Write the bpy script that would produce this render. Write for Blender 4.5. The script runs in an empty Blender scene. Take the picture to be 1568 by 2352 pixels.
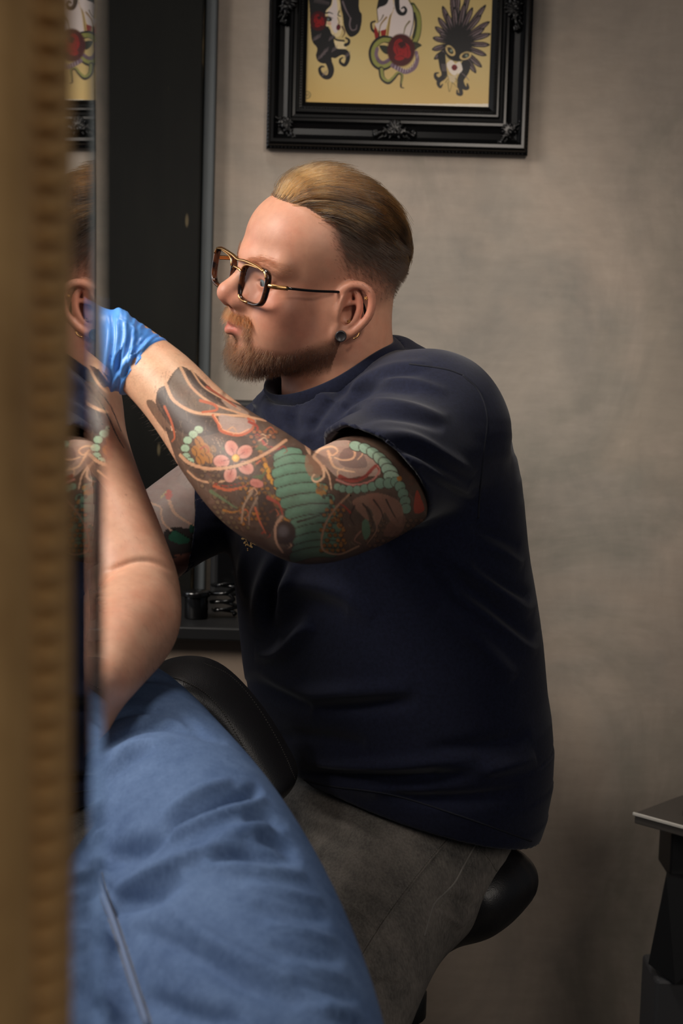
import bpy, bmesh, math, random
import numpy as np
from mathutils import Vector, Matrix

SC = bpy.context.scene
COL = SC.collection
rng = np.random.default_rng(7)
random.seed(7)

# ------------------------------------------------------------------ camera
F_PX, CX, CY = 3267.0, 784.0, 1176.0          # 50 mm on a 36 mm tall frame, 1568 x 2352
CAM_H, PITCH, ROLL = 1.25, math.radians(5.7), math.radians(1.6)
CAM = np.array([0.0, 0.0, CAM_H])
_f = np.array([0, math.cos(PITCH), -math.sin(PITCH)])
_r0 = np.array([1.0, 0, 0]); _u0 = np.cross(_r0, _f)
RGT = math.cos(ROLL) * _r0 + math.sin(ROLL) * _u0
UPV = -math.sin(ROLL) * _r0 + math.cos(ROLL) * _u0
FWD = _f
cam_d = bpy.data.cameras.new('camera')
cam_d.sensor_fit = 'VERTICAL'; cam_d.sensor_height = 36.0; cam_d.sensor_width = 24.0
cam_d.lens = F_PX * 36.0 / 2352.0
cam_d.clip_start = 0.02
cam_d.dof.use_dof = True
cam_d.dof.focus_distance = 1.66
cam_d.dof.aperture_fstop = 6.7
cam = bpy.data.objects.new('camera', cam_d); COL.objects.link(cam)
cam.matrix_world = Matrix(((RGT[0], UPV[0], -FWD[0], CAM[0]), (RGT[1], UPV[1], -FWD[1], CAM[1]),
                           (RGT[2], UPV[2], -FWD[2], CAM[2]), (0, 0, 0, 1)))
SC.camera = cam

def at(px, py, Y):
    """the point at depth Y that the camera sees in pixel (px, py)"""
    d = FWD + RGT * ((px - CX) / F_PX) - UPV * ((py - CY) / F_PX)
    return CAM + d * (Y / d[1])
def proj(P):
    q = np.asarray(P, float) - CAM
    z = q @ FWD
    return CX + F_PX * (q @ RGT) / z, CY - F_PX * (q @ UPV) / z
def ppm(Y): return F_PX / Y

# ------------------------------------------------------------------ light, exposure
SC.view_settings.view_transform = 'Standard'
SC.view_settings.look = 'None'
SC.view_settings.gamma = 1.0
SC.view_settings.use_curve_mapping = False
SC.view_settings.exposure = 0.0
try:
    SC.cycles.use_denoising = True
    SC.cycles.max_bounces = 8
    SC.cycles.sample_clamp_indirect = 4.0
except Exception: pass
world = bpy.data.worlds.new('room_air'); SC.world = world
world.use_nodes = True
world.node_tree.nodes['Background'].inputs[0].default_value = (0.78, 0.86, 1.0, 1)
world.node_tree.nodes['Background'].inputs[1].default_value = 0.055

def area_light(name, loc, target, size, sizey, power, color, spread=180):
    ld = bpy.data.lights.new(name, 'AREA'); ld.shape = 'RECTANGLE'
    ld.size = size; ld.size_y = sizey; ld.energy = power; ld.color = color; ld.spread = math.radians(spread)
    o = bpy.data.objects.new(name, ld); COL.objects.link(o)
    o.location = loc
    o.rotation_euler = (Vector(target) - Vector(loc)).to_track_quat('-Z', 'Y').to_euler()
    return o
area_light('window_light', (-1.42, 0.92, 2.25), (-0.02, 1.55, 1.10), 0.7, 0.8, 10.8, (1.0, 0.92, 0.83), 82)
def spot_light(name, loc, target, power, color, angle, blend, radius):
    ld = bpy.data.lights.new(name, 'SPOT'); ld.energy = power; ld.color = color
    ld.spot_size = math.radians(angle); ld.spot_blend = blend; ld.shadow_soft_size = radius
    o = bpy.data.objects.new(name, ld); COL.objects.link(o); o.location = loc
    o.rotation_euler = (Vector(target) - Vector(loc)).to_track_quat('-Z', 'Y').to_euler()
    return o
area_light('side_fill_light', (-1.2, 1.98, 1.5), (0.0, 1.62, 1.0), 0.45, 0.9, 3.5, (0.92, 0.95, 1.0))  # added soft fill for the shirt front and face; no window stands there
spot_light('wall_fill_spot', (0.42, 0.70, 1.95), (0.10, 2.5, 1.22), 56.0, (1.0, 0.89, 0.78), 40, 1.0, 0.10)  # added unseen spot that lifts the middle of the wall, no fixture behind it
area_light('ceiling_lamp_light', (-0.15, 1.45, 2.85), (-0.12, 1.5, 1.0), 0.35, 0.35, 4.5, (1.0, 0.93, 0.85), 110)
area_light('room_fill_light', (1.05, -0.4, 1.75), (0.25, 2.3, 0.35), 0.8, 0.8, 3.6, (1.0, 0.90, 0.80), 120)  # added unseen fill from beside the camera for the gilt stile and low wall

# ------------------------------------------------------------------ small helpers
def srgb(r, g, b):
    f = lambda c: c / 12.92 if c <= 0.04045 else ((c + 0.055) / 1.055) ** 2.4
    return (f(r / 255), f(g / 255), f(b / 255), 1.0)
def lin(r, g, b): return np.array(srgb(r, g, b)[:3])

def mat(name, color=(0.5, 0.5, 0.5, 1), rough=0.5, metal=0.0, spec=0.5, **kw):
    m = bpy.data.materials.new(name); m.use_nodes = True
    b = m.node_tree.nodes['Principled BSDF']
    b.inputs['Base Color'].default_value = color
    b.inputs['Roughness'].default_value = rough
    b.inputs['Metallic'].default_value = metal
    b.inputs['Specular IOR Level'].default_value = spec
    for k, v in kw.items():
        b.inputs[k.replace('_', ' ')].default_value = v
    return m
def N(m, typ, **kw):
    n = m.node_tree.nodes.new(typ)
    for k, v in kw.items(): setattr(n, k, v)
    return n
def L(m, a, b): m.node_tree.links.new(a, b)
def bsdf(m): return m.node_tree.nodes['Principled BSDF']
def noise(m, scale, detail=4, rough=0.55, coord='Object', stretch=None, dist=0.0):
    tc = N(m, 'ShaderNodeTexCoord'); src = tc.outputs[coord]
    if stretch:
        mp = N(m, 'ShaderNodeMapping'); mp.inputs['Scale'].default_value = stretch
        L(m, src, mp.inputs[0]); src = mp.outputs[0]
    n = N(m, 'ShaderNodeTexNoise'); n.inputs['Scale'].default_value = scale
    n.inputs['Detail'].default_value = detail; n.inputs['Roughness'].default_value = rough
    n.inputs['Distortion'].default_value = dist
    L(m, src, n.inputs['Vector'])
    return n.outputs['Fac']
def ramp(m, fac, stops):
    r = N(m, 'ShaderNodeValToRGB'); e = r.color_ramp.elements
    while len(e) < len(stops): e.new(0.5)
    for el, (p, c) in zip(e, stops):
        el.position = p; el.color = c
    L(m, fac, r.inputs[0]); return r.outputs['Color']
def mixc(m, fac, a, b, mode='MIX'):
    n = N(m, 'ShaderNodeMix', data_type='RGBA', blend_type=mode)
    for sock, v in ((n.inputs[0], fac), (n.inputs[6], a), (n.inputs[7], b)):
        if hasattr(v, 'links') or hasattr(v, 'is_linked'): L(m, v, sock)
        else: sock.default_value = v
    return n.outputs[2]
def bump(m, height, strength=0.3, dist=0.002):
    b = N(m, 'ShaderNodeBump'); b.inputs['Strength'].default_value = strength
    b.inputs['Distance'].default_value = dist
    L(m, height, b.inputs['Height']); L(m, b.outputs[0], bsdf(m).inputs['Normal'])
    return b

def tag(o, label=None, cat=None, group=None, kind=None):
    if label: o['label'] = label
    if cat: o['category'] = cat
    if group: o['group'] = group
    if kind: o['kind'] = kind
    return o
def empty(name, loc=(0, 0, 0)):
    o = bpy.data.objects.new(name, None); COL.objects.link(o); o.location = loc
    o.empty_display_size = 0.05
    return o
def link(name, me, m=None, parent=None, smooth=True):
    if m is not None and not me.materials: me.materials.append(m)
    o = bpy.data.objects.new(name, me); COL.objects.link(o)
    if parent is not None:
        o.parent = parent
        o.matrix_parent_inverse = Matrix.Translation(parent.location).inverted() if parent.parent is None else Matrix.Identity(4)
        if parent.parent is not None:
            o.matrix_parent_inverse = Matrix.Translation(-(parent.location + parent.parent.location)) if parent.type == 'EMPTY' else Matrix.Identity(4)
    if smooth:
        me.polygons.foreach_set('use_smooth', [True] * len(me.polygons))
    return o
def mesh_from(name, verts, faces, colors=None):
    verts = np.asarray(verts, np.float32)
    me = bpy.data.meshes.new(name)
    if isinstance(faces, np.ndarray):
        nf, k = faces.shape
        me.vertices.add(len(verts)); me.vertices.foreach_set('co', verts.ravel())
        me.loops.add(nf * k); me.loops.foreach_set('vertex_index', faces.astype(np.int32).ravel())
        me.polygons.add(nf); me.polygons.foreach_set('loop_start', np.arange(0, nf * k, k, dtype=np.int32))
        me.update(calc_edges=True)
    else:
        me.from_pydata([tuple(map(float, v)) for v in verts], [], faces); me.update()
    if colors is not None:
        a = me.color_attributes.new('ink', 'FLOAT_COLOR', 'POINT')
        c = np.ones((len(verts), 4), np.float32); c[:, :3] = colors[:, :3]
        if colors.shape[1] == 4: c[:, 3] = colors[:, 3]
        a.data.foreach_set('color', c.ravel())
    return me
def bm_obj(name, bm, m=None, parent=None, smooth=False):
    me = bpy.data.meshes.new(name); bmesh.ops.recalc_face_normals(bm, faces=bm.faces)
    bm.to_mesh(me); bm.free()
    return link(name, me, m, parent, smooth)
def box(bm, lo, hi, bev=0.0, M=None, seg=2):
    r = bmesh.ops.create_cube(bm, size=1.0); vs = r['verts']
    lo = Vector(lo); hi = Vector(hi); c = (lo + hi) / 2; s = hi - lo
    for v in vs: v.co = Vector((v.co.x * s.x + c.x, v.co.y * s.y + c.y, v.co.z * s.z + c.z))
    if bev > 0:
        es = list({e for v in vs for e in v.link_edges})
        r2 = bmesh.ops.bevel(bm, geom=es, offset=bev, segments=seg, profile=0.5, affect='EDGES')
        vs = list({v for f in r2['faces'] for v in f.verts} | {v for v in vs if v.is_valid})
    if M is not None: bmesh.ops.transform(bm, matrix=M, verts=vs)
    return vs
def lathe(bm, prof, M=None, n=32):
    """prof: list of (r, z)"""
    rings = []
    for r, z in prof:
        rings.append([bm.verts.new((r * math.cos(2 * math.pi * i / n), r * math.sin(2 * math.pi * i / n), z)) for i in range(n)])
    for a, b in zip(rings, rings[1:]):
        for i in range(n): bm.faces.new((a[i], a[(i + 1) % n], b[(i + 1) % n], b[i]))
    bm.faces.new(rings[0][::-1]); bm.faces.new(rings[-1])
    vs = [v for r in rings for v in r]
    if M is not None: bmesh.ops.transform(bm, matrix=M, verts=vs)
    return vs
def catmull(pts, n, closed=False):
    p = np.asarray(pts, float)
    if closed: q = np.vstack([p[-1], p, p[0], p[1]])
    else: q = np.vstack([2 * p[0] - p[1], p, 2 * p[-1] - p[-2]])
    m = len(q) - 3; out = []
    ts = np.linspace(0, m, n, endpoint=not closed)
    for t in ts:
        i = min(int(t), m - 1); u = t - i
        a, b, c, d = q[i], q[i + 1], q[i + 2], q[i + 3]
        out.append(0.5 * (2 * b + (c - a) * u + (2 * a - 5 * b + 4 * c - d) * u * u + (3 * b - a - 3 * c + d) * u ** 3))
    return np.array(out)
def tube(bm, pts, r, n=10, closed=False, flat=None, up=None):
    """tube along pts; r a number or one per point; flat=(a,b) scales the section"""
    pts = np.asarray(pts, float); m = len(pts)
    rr = np.full(m, r) if np.isscalar(r) else np.asarray(r, float)
    tan = np.gradient(pts, axis=0)
    if closed: tan = np.roll(pts, -1, 0) - np.roll(pts, 1, 0)
    tan /= np.linalg.norm(tan, axis=1)[:, None] + 1e-12
    ref = np.array(up if up is not None else (0, 0, 1.0), float)
    if up is None and abs(tan[0] @ ref) > 0.9: ref = np.array((1.0, 0, 0))
    rings = []; u = None
    for i in range(m):
        if up is not None or u is None: u = ref - tan[i] * (ref @ tan[i])
        else: u = u - tan[i] * (u @ tan[i])
        u = u / (np.linalg.norm(u) + 1e-12); v = np.cross(tan[i], u)
        a, b = flat or (1, 1)
        rings.append([bm.verts.new(pts[i] + rr[i] * (a * math.cos(t) * u + b * math.sin(t) * v)) for t in np.linspace(0, 2 * math.pi, n, endpoint=False)])
    R = list(zip(rings, rings[1:]))
    if closed: R.append((rings[-1], rings[0]))
    for a, b in R:
        for i in range(n): bm.faces.new((a[i], a[(i + 1) % n], b[(i + 1) % n], b[i]))
    if not closed:
        bm.faces.new(rings[0][::-1]); bm.faces.new(rings[-1])

# ------------------------------------------------------------------ implicit surfaces (sculpting)
def smin(a, b, k):
    if k <= 0: return np.minimum(a, b)
    h = np.maximum(k - np.abs(a - b), 0) / k
    return np.minimum(a, b) - h * h * k * 0.25
def smax(a, b, k): return -smin(-a, -b, k)
class Op:
    __slots__ = ('mode', 'fn', 'lo', 'hi', 'k', 'reach')
    def __init__(s, mode, fn, lo, hi, k): s.mode, s.fn, s.lo, s.hi, s.k = mode, fn, lo, hi, k
def rc(a, b, ra, rb=None, k=0.01, mode='u'):
    """round cone from a to b"""
    a = np.asarray(a, float); b = np.asarray(b, float); rb = ra if rb is None else rb
    ab = b - a; L2 = max(ab @ ab, 1e-12)
    def fn(P):
        t = np.clip((P - a) @ ab / L2, 0, 1)
        return np.linalg.norm(P - a - t[:, None] * ab, axis=1) - (ra + (rb - ra) * t)
    R = max(ra, rb)
    return Op(mode, fn, np.minimum(a, b) - R, np.maximum(a, b) + R, k)
def ell(c, r, M=None, k=0.01, mode='u'):
    """ellipsoid; M columns are its axes"""
    c = np.asarray(c, float); r = np.asarray(r, float)
    M = np.eye(3) if M is None else np.asarray(M, float)
    def fn(P):
        q = (P - c) @ M
        k0 = np.linalg.norm(q / r, axis=1); k1 = np.linalg.norm(q / (r * r), axis=1) + 1e-9
        return np.where(k0 < 1e-3, -r.min(), k0 * (k0 - 1) / k1)
    e = np.sqrt(((M * r) ** 2).sum(1))
    return Op(mode, fn, c - e, c + e, k)
def loft(stations, n=24, k=0.004, mode='u', cap=9.0):
    """stations: (centre, lateral axis, ru, rv); returns one op per short segment"""
    C = catmull([s[0] for s in stations], n)
    U = catmull([s[1] for s in stations], n)
    R = catmull([(s[2], s[3]) for s in stations], n)
    ops = []
    for i in range(n - 1):
        a, b = C[i], C[i + 1]; ab = b - a; L2 = max(ab @ ab, 1e-12); ax = ab / math.sqrt(L2)
        u0 = U[i] + U[i + 1]; u0 = u0 - ax * (u0 @ ax); u0 /= np.linalg.norm(u0); v0 = np.cross(ax, u0)
        def fn(P, a=a, ab=ab, L2=L2, ax=ax, u0=u0, v0=v0, r0=R[i], r1=R[i + 1]):
            q = P - a; t = np.clip(q @ ab / L2, 0, 1)
            ru = r0[0] + (r1[0] - r0[0]) * t; rv = r0[1] + (r1[1] - r0[1]) * t
            rw = np.minimum(np.minimum(ru, rv), cap)
            q = q - t[:, None] * ab
            u = q @ u0 / ru; v = q @ v0 / rv; w = q @ ax / rw
            k0 = np.sqrt(u * u + v * v + w * w)
            k1 = np.sqrt((u / ru) ** 2 + (v / rv) ** 2 + (w / rw) ** 2) + 1e-9
            return np.where(k0 < 1e-3, -rw, k0 * (k0 - 1) / k1)
        Rm = max(R[i].max(), R[i + 1].max())
        ops.append(Op(mode, fn, np.minimum(a, b) - Rm, np.maximum(a, b) + Rm, k))
    return ops
def halfspace(p, n, k=0.0, mode='i'):
    """keeps the side the normal points away from"""
    p = np.asarray(p, float); n = np.asarray(n, float); n = n / np.linalg.norm(n)
    return Op(mode, lambda P: (P - p) @ n, None, None, k)
def local(op, M, T, s=1.0):
    """op given in a local frame; world = s*M@p + T"""
    def fn(P): return s * op.fn(((P - T) @ M) / s)
    if op.lo is None: return Op(op.mode, fn, None, None, op.k)
    cs = np.array([[op.lo[0] if i & 1 else op.hi[0], op.lo[1] if i & 2 else op.hi[1], op.lo[2] if i & 4 else op.hi[2]] for i in range(8)])
    w = s * cs @ M.T + T
    return Op(op.mode, fn, w.min(0), w.max(0), op.k * s)
def evals(ops, P, blo=None, bhi=None, slack=0.0):
    d = np.full(len(P), 1.0)
    for o in ops:
        if blo is not None and o.lo is not None:
            m = o.reach + slack
            if np.any(blo > o.hi + m) or np.any(bhi < o.lo - m): continue
        if o.mode in 'us':
            x = o.fn(P)
            d = smin(d, x, o.k) if o.mode == 'u' else smax(d, -x, o.k)
        elif o.mode == 'i': d = smax(d, o.fn(P), o.k)
        else: d = o.fn(P, d)
    return d
def polygonize(ops, h, lo=None, hi=None, B=14, reach=1.5, relax=1):
    """sparse surface nets: quads on the zero level of the ops"""
    km = 0.0
    for o in reversed(ops):                      # how far an op can still matter through the blends after it
        km = max(km, o.k); o.reach = 1.7 * km if o.mode == 'u' else 2 * o.k
    us = [o for o in ops if o.mode == 'u' and o.lo is not None]
    if lo is None:
        lo = np.min([o.lo for o in us], 0) - 4 * h; hi = np.max([o.hi for o in us], 0) + 4 * h
    lo = np.asarray(lo, float); hi = np.asarray(hi, float)
    nb = np.ceil((hi - lo) / (h * B)).astype(int)
    gi = np.stack(np.meshgrid(*[np.arange(n) for n in nb], indexing='ij'), -1).reshape(-1, 3)
    cen = lo + (gi + 0.5) * h * B
    R = h * B * 0.5 * math.sqrt(3) * reach
    d = np.full(len(cen), 1.0)
    for o in ops:
        if o.mode == 'u':
            near = np.all((cen > o.lo - R * 1.5) & (cen < o.hi + R * 1.5), axis=1) if o.lo is not None else np.ones(len(cen), bool)
            if near.any(): d[near] = smin(d[near], o.fn(cen[near]), o.k)
        elif o.mode == 's':
            near = np.all((cen > o.lo - R * 1.5) & (cen < o.hi + R * 1.5), axis=1)
            if near.any(): d[near] = smax(d[near], -o.fn(cen[near]), o.k)
        elif o.mode == 'i': d = np.maximum(d, np.minimum(o.fn(cen), 1.0))
    act = gi[np.abs(d) < R]
    NY, NZ = int(nb[1] * B + 2), int(nb[2] * B + 2)
    ax = np.arange(B + 1)
    lat = np.stack(np.meshgrid(ax, ax, ax, indexing='ij'), -1).reshape(-1, 3)
    VID, VP, Q = [], [], []
    for g in act:
        base = g * B
        P = lo + (base + lat) * h
        v = evals(ops, P, P[0], P[-1], 1.5 * h).reshape(B + 1, B + 1, B + 1)
        ins = v < 0
        if ins.all() or not ins.any(): continue
        c8 = sum(ins[i:B + i, j:B + j, k:B + k].astype(np.int8) for i in (0, 1) for j in (0, 1) for k in (0, 1))
        cells = np.argwhere((c8 > 0) & (c8 < 8))
        acc = np.zeros((len(cells), 3)); cnt = np.zeros(len(cells))
        for axis in range(3):
            o1, o2 = [a for a in range(3) if a != axis]
            for p in (0, 1):
                for q in (0, 1):
                    s = cells.copy(); s[:, o1] += p; s[:, o2] += q
                    e = s.copy(); e[:, axis] += 1
                    va = v[s[:, 0], s[:, 1], s[:, 2]]; vb = v[e[:, 0], e[:, 1], e[:, 2]]
                    x = (va < 0) != (vb < 0)
                    t = np.where(x, va / np.where(x, va - vb, 1), 0)
                    pt = s.astype(float); pt[:, axis] += t
                    acc += np.where(x[:, None], pt, 0); cnt += x
        VP.append(lo + (base + acc / cnt[:, None]) * h)
        gc = cells + base
        VID.append((gc[:, 0].astype(np.int64) * NY + gc[:, 1]) * NZ + gc[:, 2])
        for axis in range(3):
            o1, o2 = [(1, 2), (2, 0), (0, 1)][axis]
            sl0 = [slice(0, B)] * 3; sl1 = [slice(0, B)] * 3; sl1[axis] = slice(1, B + 1)
            a = ins[tuple(sl0)]; b = ins[tuple(sl1)]
            ed = np.argwhere(a != b)
            if not len(ed): continue
            flip = ~a[ed[:, 0], ed[:, 1], ed[:, 2]]
            G = ed + base
            def cid(d1, d2):
                c = G.copy(); c[:, o1] += d1; c[:, o2] += d2
                return (c[:, 0].astype(np.int64) * NY + c[:, 1]) * NZ + c[:, 2]
            q = np.stack([cid(-1, -1), cid(0, -1), cid(0, 0), cid(-1, 0)], 1)
            q[flip] = q[flip][:, ::-1]
            Q.append(q)
    ids = np.concatenate(VID); vp = np.concatenate(VP); q = np.concatenate(Q)
    o = np.argsort(ids); ids = ids[o]; vp = vp[o]
    idx = np.searchsorted(ids, q); idx = np.clip(idx, 0, len(ids) - 1)
    ok = np.all(ids[idx] == q, axis=1)
    f = idx[ok]
    for _ in range(relax): vp = smooth_v(vp, f, 0.5)
    return vp, f
def smooth_v(v, f, w=0.5):
    acc = np.zeros_like(v); cnt = np.zeros(len(v))
    for a in range(4):
        i, j = f[:, a], f[:, (a + 1) % 4]
        for c in range(3):
            acc[:, c] += np.bincount(i, v[j, c], len(v)) + np.bincount(j, v[i, c], len(v))
        cnt += np.bincount(i, minlength=len(v)) + np.bincount(j, minlength=len(v))
    m = cnt > 0
    out = v.copy(); out[m] = v[m] * (1 - w) + w * acc[m] / cnt[m][:, None]
    return out
def normals(v, f):
    n = np.cross(v[f[:, 2]] - v[f[:, 0]], v[f[:, 3]] - v[f[:, 1]])
    out = np.zeros_like(v)
    for a in range(4):
        for c in range(3): out[:, c] += np.bincount(f[:, a], n[:, c], len(v))
    return out / (np.linalg.norm(out, axis=1)[:, None] + 1e-12)
def surf_at(ops, px, py, y0=0.9, y1=2.3, n=700):
    """first point of the surface along the sight line through a pixel"""
    ys = np.linspace(y0, y1, n)
    P = np.array([at(px, py, y) for y in ys])
    d = evals(ops, P); i = np.argmax(d < 0)
    if d[i] >= 0: return None
    if i == 0: return P[0]
    t = d[i - 1] / (d[i - 1] - d[i])
    return P[i - 1] * (1 - t) + P[i] * t
def fold(X, Y, pts, w, amp, w2=None, soft=True):
    """ridge (+) or valley (-) along a polyline, tapering to its ends; returns an offset per vertex"""
    p = catmull(pts, max(8, 6 * len(pts)))
    out = np.zeros(len(X)); best = np.full(len(X), 1e9); bt = np.zeros(len(X))
    m = (X > p[:, 0].min() - 3 * w) & (X < p[:, 0].max() + 3 * w) & (Y > p[:, 1].min() - 3 * w) & (Y < p[:, 1].max() + 3 * w)
    if not m.any(): return out
    x, y = X[m], Y[m]; bd = np.full(len(x), 1e9); tt = np.zeros(len(x)); n = len(p) - 1
    for i in range(n):
        ax, ay = p[i]; dx, dy = p[i + 1] - p[i]; l2 = dx * dx + dy * dy + 1e-9
        t = np.clip(((x - ax) * dx + (y - ay) * dy) / l2, 0, 1)
        dd = np.hypot(x - ax - t * dx, y - ay - t * dy)
        u = dd < bd; bd = np.where(u, dd, bd); tt = np.where(u, (i + t) / n, tt)
    ww = w if w2 is None else w + (w2 - w) * tt
    prof = np.exp(-(bd / ww) ** 2)
    taper = np.sin(np.pi * np.clip(tt, 0, 1)) ** 0.6 if soft else 1.0
    out[m] = amp * prof * taper
    return out

from mathutils.bvhtree import BVHTree
def bvh_of(v, f): return BVHTree.FromPolygons(v.tolist(), f.tolist())
def hit(bv_, px, py):
    d = FWD + RGT * ((px - CX) / F_PX) - UPV * ((py - CY) / F_PX)
    r = bv_.ray_cast(Vector(CAM), Vector(d).normalized())
    return None if r[0] is None else (np.array(r[0]), np.array(r[1]))
def seam(name, bv_, pts, r, m, parent, n=60, dash=0, lift=0.0, flat=None):
    """a seam or a row of stitches lying on a mesh"""
    P_ = [hit(bv_, x, y) for x, y in catmull(pts, n)]
    P_ = [h[0] + h[1] * lift for h in P_ if h is not None]
    bm = bmesh.new()
    if dash:
        for i in range(0, len(P_) - 1, 2):
            if np.linalg.norm(P_[i + 1] - P_[i]) < .03: tube(bm, np.array([P_[i], P_[i + 1]]), r, 5)
    else:
        run = [P_[0]]
        for p in P_[1:]:
            if np.linalg.norm(p - run[-1]) < .04: run.append(p)
        tube(bm, np.array(run), r, 7, flat=flat)
    o = bm_obj(name, bm, m, parent, True)
    if dash: o['kind'] = 'stuff'
    return o

# ------------------------------------------------------------------ flat painter (pigment on vertices)
class Paint:
    def __init__(s, x, y, base):
        s.x, s.y = np.asarray(x, float), np.asarray(y, float)
        s.c = np.array(base, float) if np.ndim(base) == 2 else np.tile(np.asarray(base, float), (len(s.x), 1))
        s.mask = np.ones(len(s.x), bool)
    def _in(s, lo, hi):
        return np.flatnonzero(s.mask & (s.x > lo[0]) & (s.x < hi[0]) & (s.y > lo[1]) & (s.y < hi[1]))
    def put(s, i, a, col):
        a = np.clip(a, 0, 1)[:, None]; s.c[i] = s.c[i] * (1 - a) + np.asarray(col) * a
    def poly(s, pts, col, a=1.0, sm=True, n=None):
        p = catmull(pts, n or 6 * len(pts), True) if sm else np.asarray(pts, float)
        i = s._in(p.min(0), p.max(0))
        if not len(i): return
        x, y = s.x[i], s.y[i]; ins = np.zeros(len(i), bool); q = np.roll(p, -1, 0)
        for (x0, y0), (x1, y1) in zip(p, q):
            if y0 == y1: continue
            c = (y0 > y) != (y1 > y)
            ins ^= c & (x < (x1 - x0) * (y - y0) / (y1 - y0) + x0)
        s.put(i[ins], np.full(ins.sum(), a), col)
    def line(s, pts, w, col, w1=None, a=1.0, sm=True, mid=None, f=1.0, closed=False):
        p = catmull(pts, max(6, 6 * len(pts)), closed) if sm else np.asarray(pts, float)
        if closed: p = np.vstack([p, p[0]])
        W = max(w, w1 or 0, mid or 0)
        i = s._in(p.min(0) - W - f, p.max(0) + W + f)
        if not len(i): return
        x, y = s.x[i], s.y[i]; bd = np.full(len(i), 1e9); tt = np.zeros(len(i)); n = len(p) - 1
        for k in range(n):
            ax, ay = p[k]; dx, dy = p[k + 1] - p[k]; l2 = dx * dx + dy * dy + 1e-9
            t = np.clip(((x - ax) * dx + (y - ay) * dy) / l2, 0, 1)
            dd = np.hypot(x - ax - t * dx, y - ay - t * dy); u = dd < bd
            bd = np.where(u, dd, bd); tt = np.where(u, (k + t) / n, tt)
        ww = w if w1 is None else w + (w1 - w) * tt
        if mid is not None: ww = ww + (mid - ww) * np.sin(np.pi * tt)
        s.put(i, a * (0.5 + (ww * 0.5 - bd) / f), col)
    def disc(s, cx, cy, rx, ry, col, ang=0.0, a=1.0, f=0.12):
        R = max(rx, ry) * 1.2; i = s._in((cx - R, cy - R), (cx + R, cy + R))
        if not len(i): return
        dx, dy = s.x[i] - cx, s.y[i] - cy; c, sn = math.cos(ang), math.sin(ang)
        q = np.hypot((dx * c + dy * sn) / rx, (-dx * sn + dy * c) / ry)
        s.put(i, a * np.clip((1 - q) / f + 0.5, 0, 1), col)

# ------------------------------------------------------------------ hair strands
def strands(name, curves, radius, m, parent=None, tip=0.25, tone=None):
    """curves: list of (k,3) arrays"""
    hc = bpy.data.hair_curves.new(name)
    hc.add_curves([len(c) for c in curves])
    P = np.concatenate(curves).astype(np.float32)
    hc.attributes['position'].data.foreach_set('vector', P.ravel())
    r = np.concatenate([np.linspace(1, tip, len(c)) for c in curves]).astype(np.float32) * radius
    ra = hc.attributes.get('radius') or hc.attributes.new('radius', 'FLOAT', 'POINT')
    ra.data.foreach_set('value', r)
    if tone is not None:
        ta = hc.attributes.new('tone', 'FLOAT', 'CURVE'); ta.data.foreach_set('value', np.asarray(tone, np.float32))
    hc.materials.append(m)
    o = bpy.data.objects.new(name, hc); COL.objects.link(o)
    if parent is not None:
        o.parent = parent; o.matrix_parent_inverse = Matrix.Translation(-parent.location)
    return o
# ================================================================== the room
WY = 2.5
# --- plaster wall
m_wall = mat('grey_plaster', rough=0.62, spec=0.3)
big = noise(m_wall, 1.3, 5, 0.6, dist=0.6)
mid = noise(m_wall, 5.0, 6, 0.65, stretch=(1, 1, 0.55), dist=0.8)
brush = noise(m_wall, 30.0, 5, 0.7, stretch=(0.5, 1, 2.0))
c1 = ramp(m_wall, big, [(0.38, srgb(148, 137, 126)), (0.5, srgb(166, 152, 139)), (0.60, srgb(132, 129, 122))])
c2 = ramp(m_wall, mid, [(0.34, srgb(132, 124, 116)), (0.5, srgb(158, 146, 134)), (0.66, srgb(176, 162, 148))])
c3 = mixc(m_wall, 0.5, c1, c2)
c4 = ramp(m_wall, brush, [(0.3, (0.84, 0.84, 0.84, 1)), (0.7, (1.06, 1.06, 1.06, 1))])
c5 = mixc(m_wall, 0.55, c3, c4, 'MULTIPLY')
big2 = noise(m_wall, 2.1, 6, 0.62, stretch=(1, 1, .7), dist=1.2)
c5 = mixc(m_wall, 0.75, c5, ramp(m_wall, big2, [(0.40, (0.80, 0.83, 0.82, 1)), (0.47, (1, 1, 1, 1)), (.6, (1.0, .98, .96, 1))]), 'MULTIPLY')
tcw = N(m_wall, 'ShaderNodeTexCoord'); vw = N(m_wall, 'ShaderNodeTexVoronoi'); vw.inputs['Scale'].default_value = 9; mw = N(m_wall, 'ShaderNodeMapping'); mw.inputs['Scale'].default_value = (1, 1, .5); L(m_wall, tcw.outputs['Object'], mw.inputs[0]); L(m_wall, mw.outputs[0], vw.inputs['Vector'])
c6 = mixc(m_wall, 0.6, c5, ramp(m_wall, vw.outputs['Distance'], [(0.030, (.45, .42, .4, 1)), (0.05, (1, 1, 1, 1))]), 'MULTIPLY')
L(m_wall, c6, bsdf(m_wall).inputs['Base Color'])
bump(m_wall, brush, 0.25, 0.002)
bm = bmesh.new(); box(bm, (-2.6, WY, 0), (3.0, WY + 0.12, 2.9))
tag(bm_obj('wall_back', bm, m_wall), kind='structure')
m_floor = mat('dark_floor', srgb(70, 66, 62), rough=0.45)
nf = noise(m_floor, 6.0, 5); L(m_floor, ramp(m_floor, nf, [(0.3, srgb(58, 54, 50)), (0.7, srgb(82, 77, 72))]), bsdf(m_floor).inputs['Base Color'])
bm = bmesh.new(); box(bm, (-2.6, -1.6, -0.1), (3.0, WY + 0.12, 0))
tag(bm_obj('floor', bm, m_floor), kind='structure')
m_ceil = mat('ceiling_paint', srgb(120, 116, 112), rough=0.8)
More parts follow.
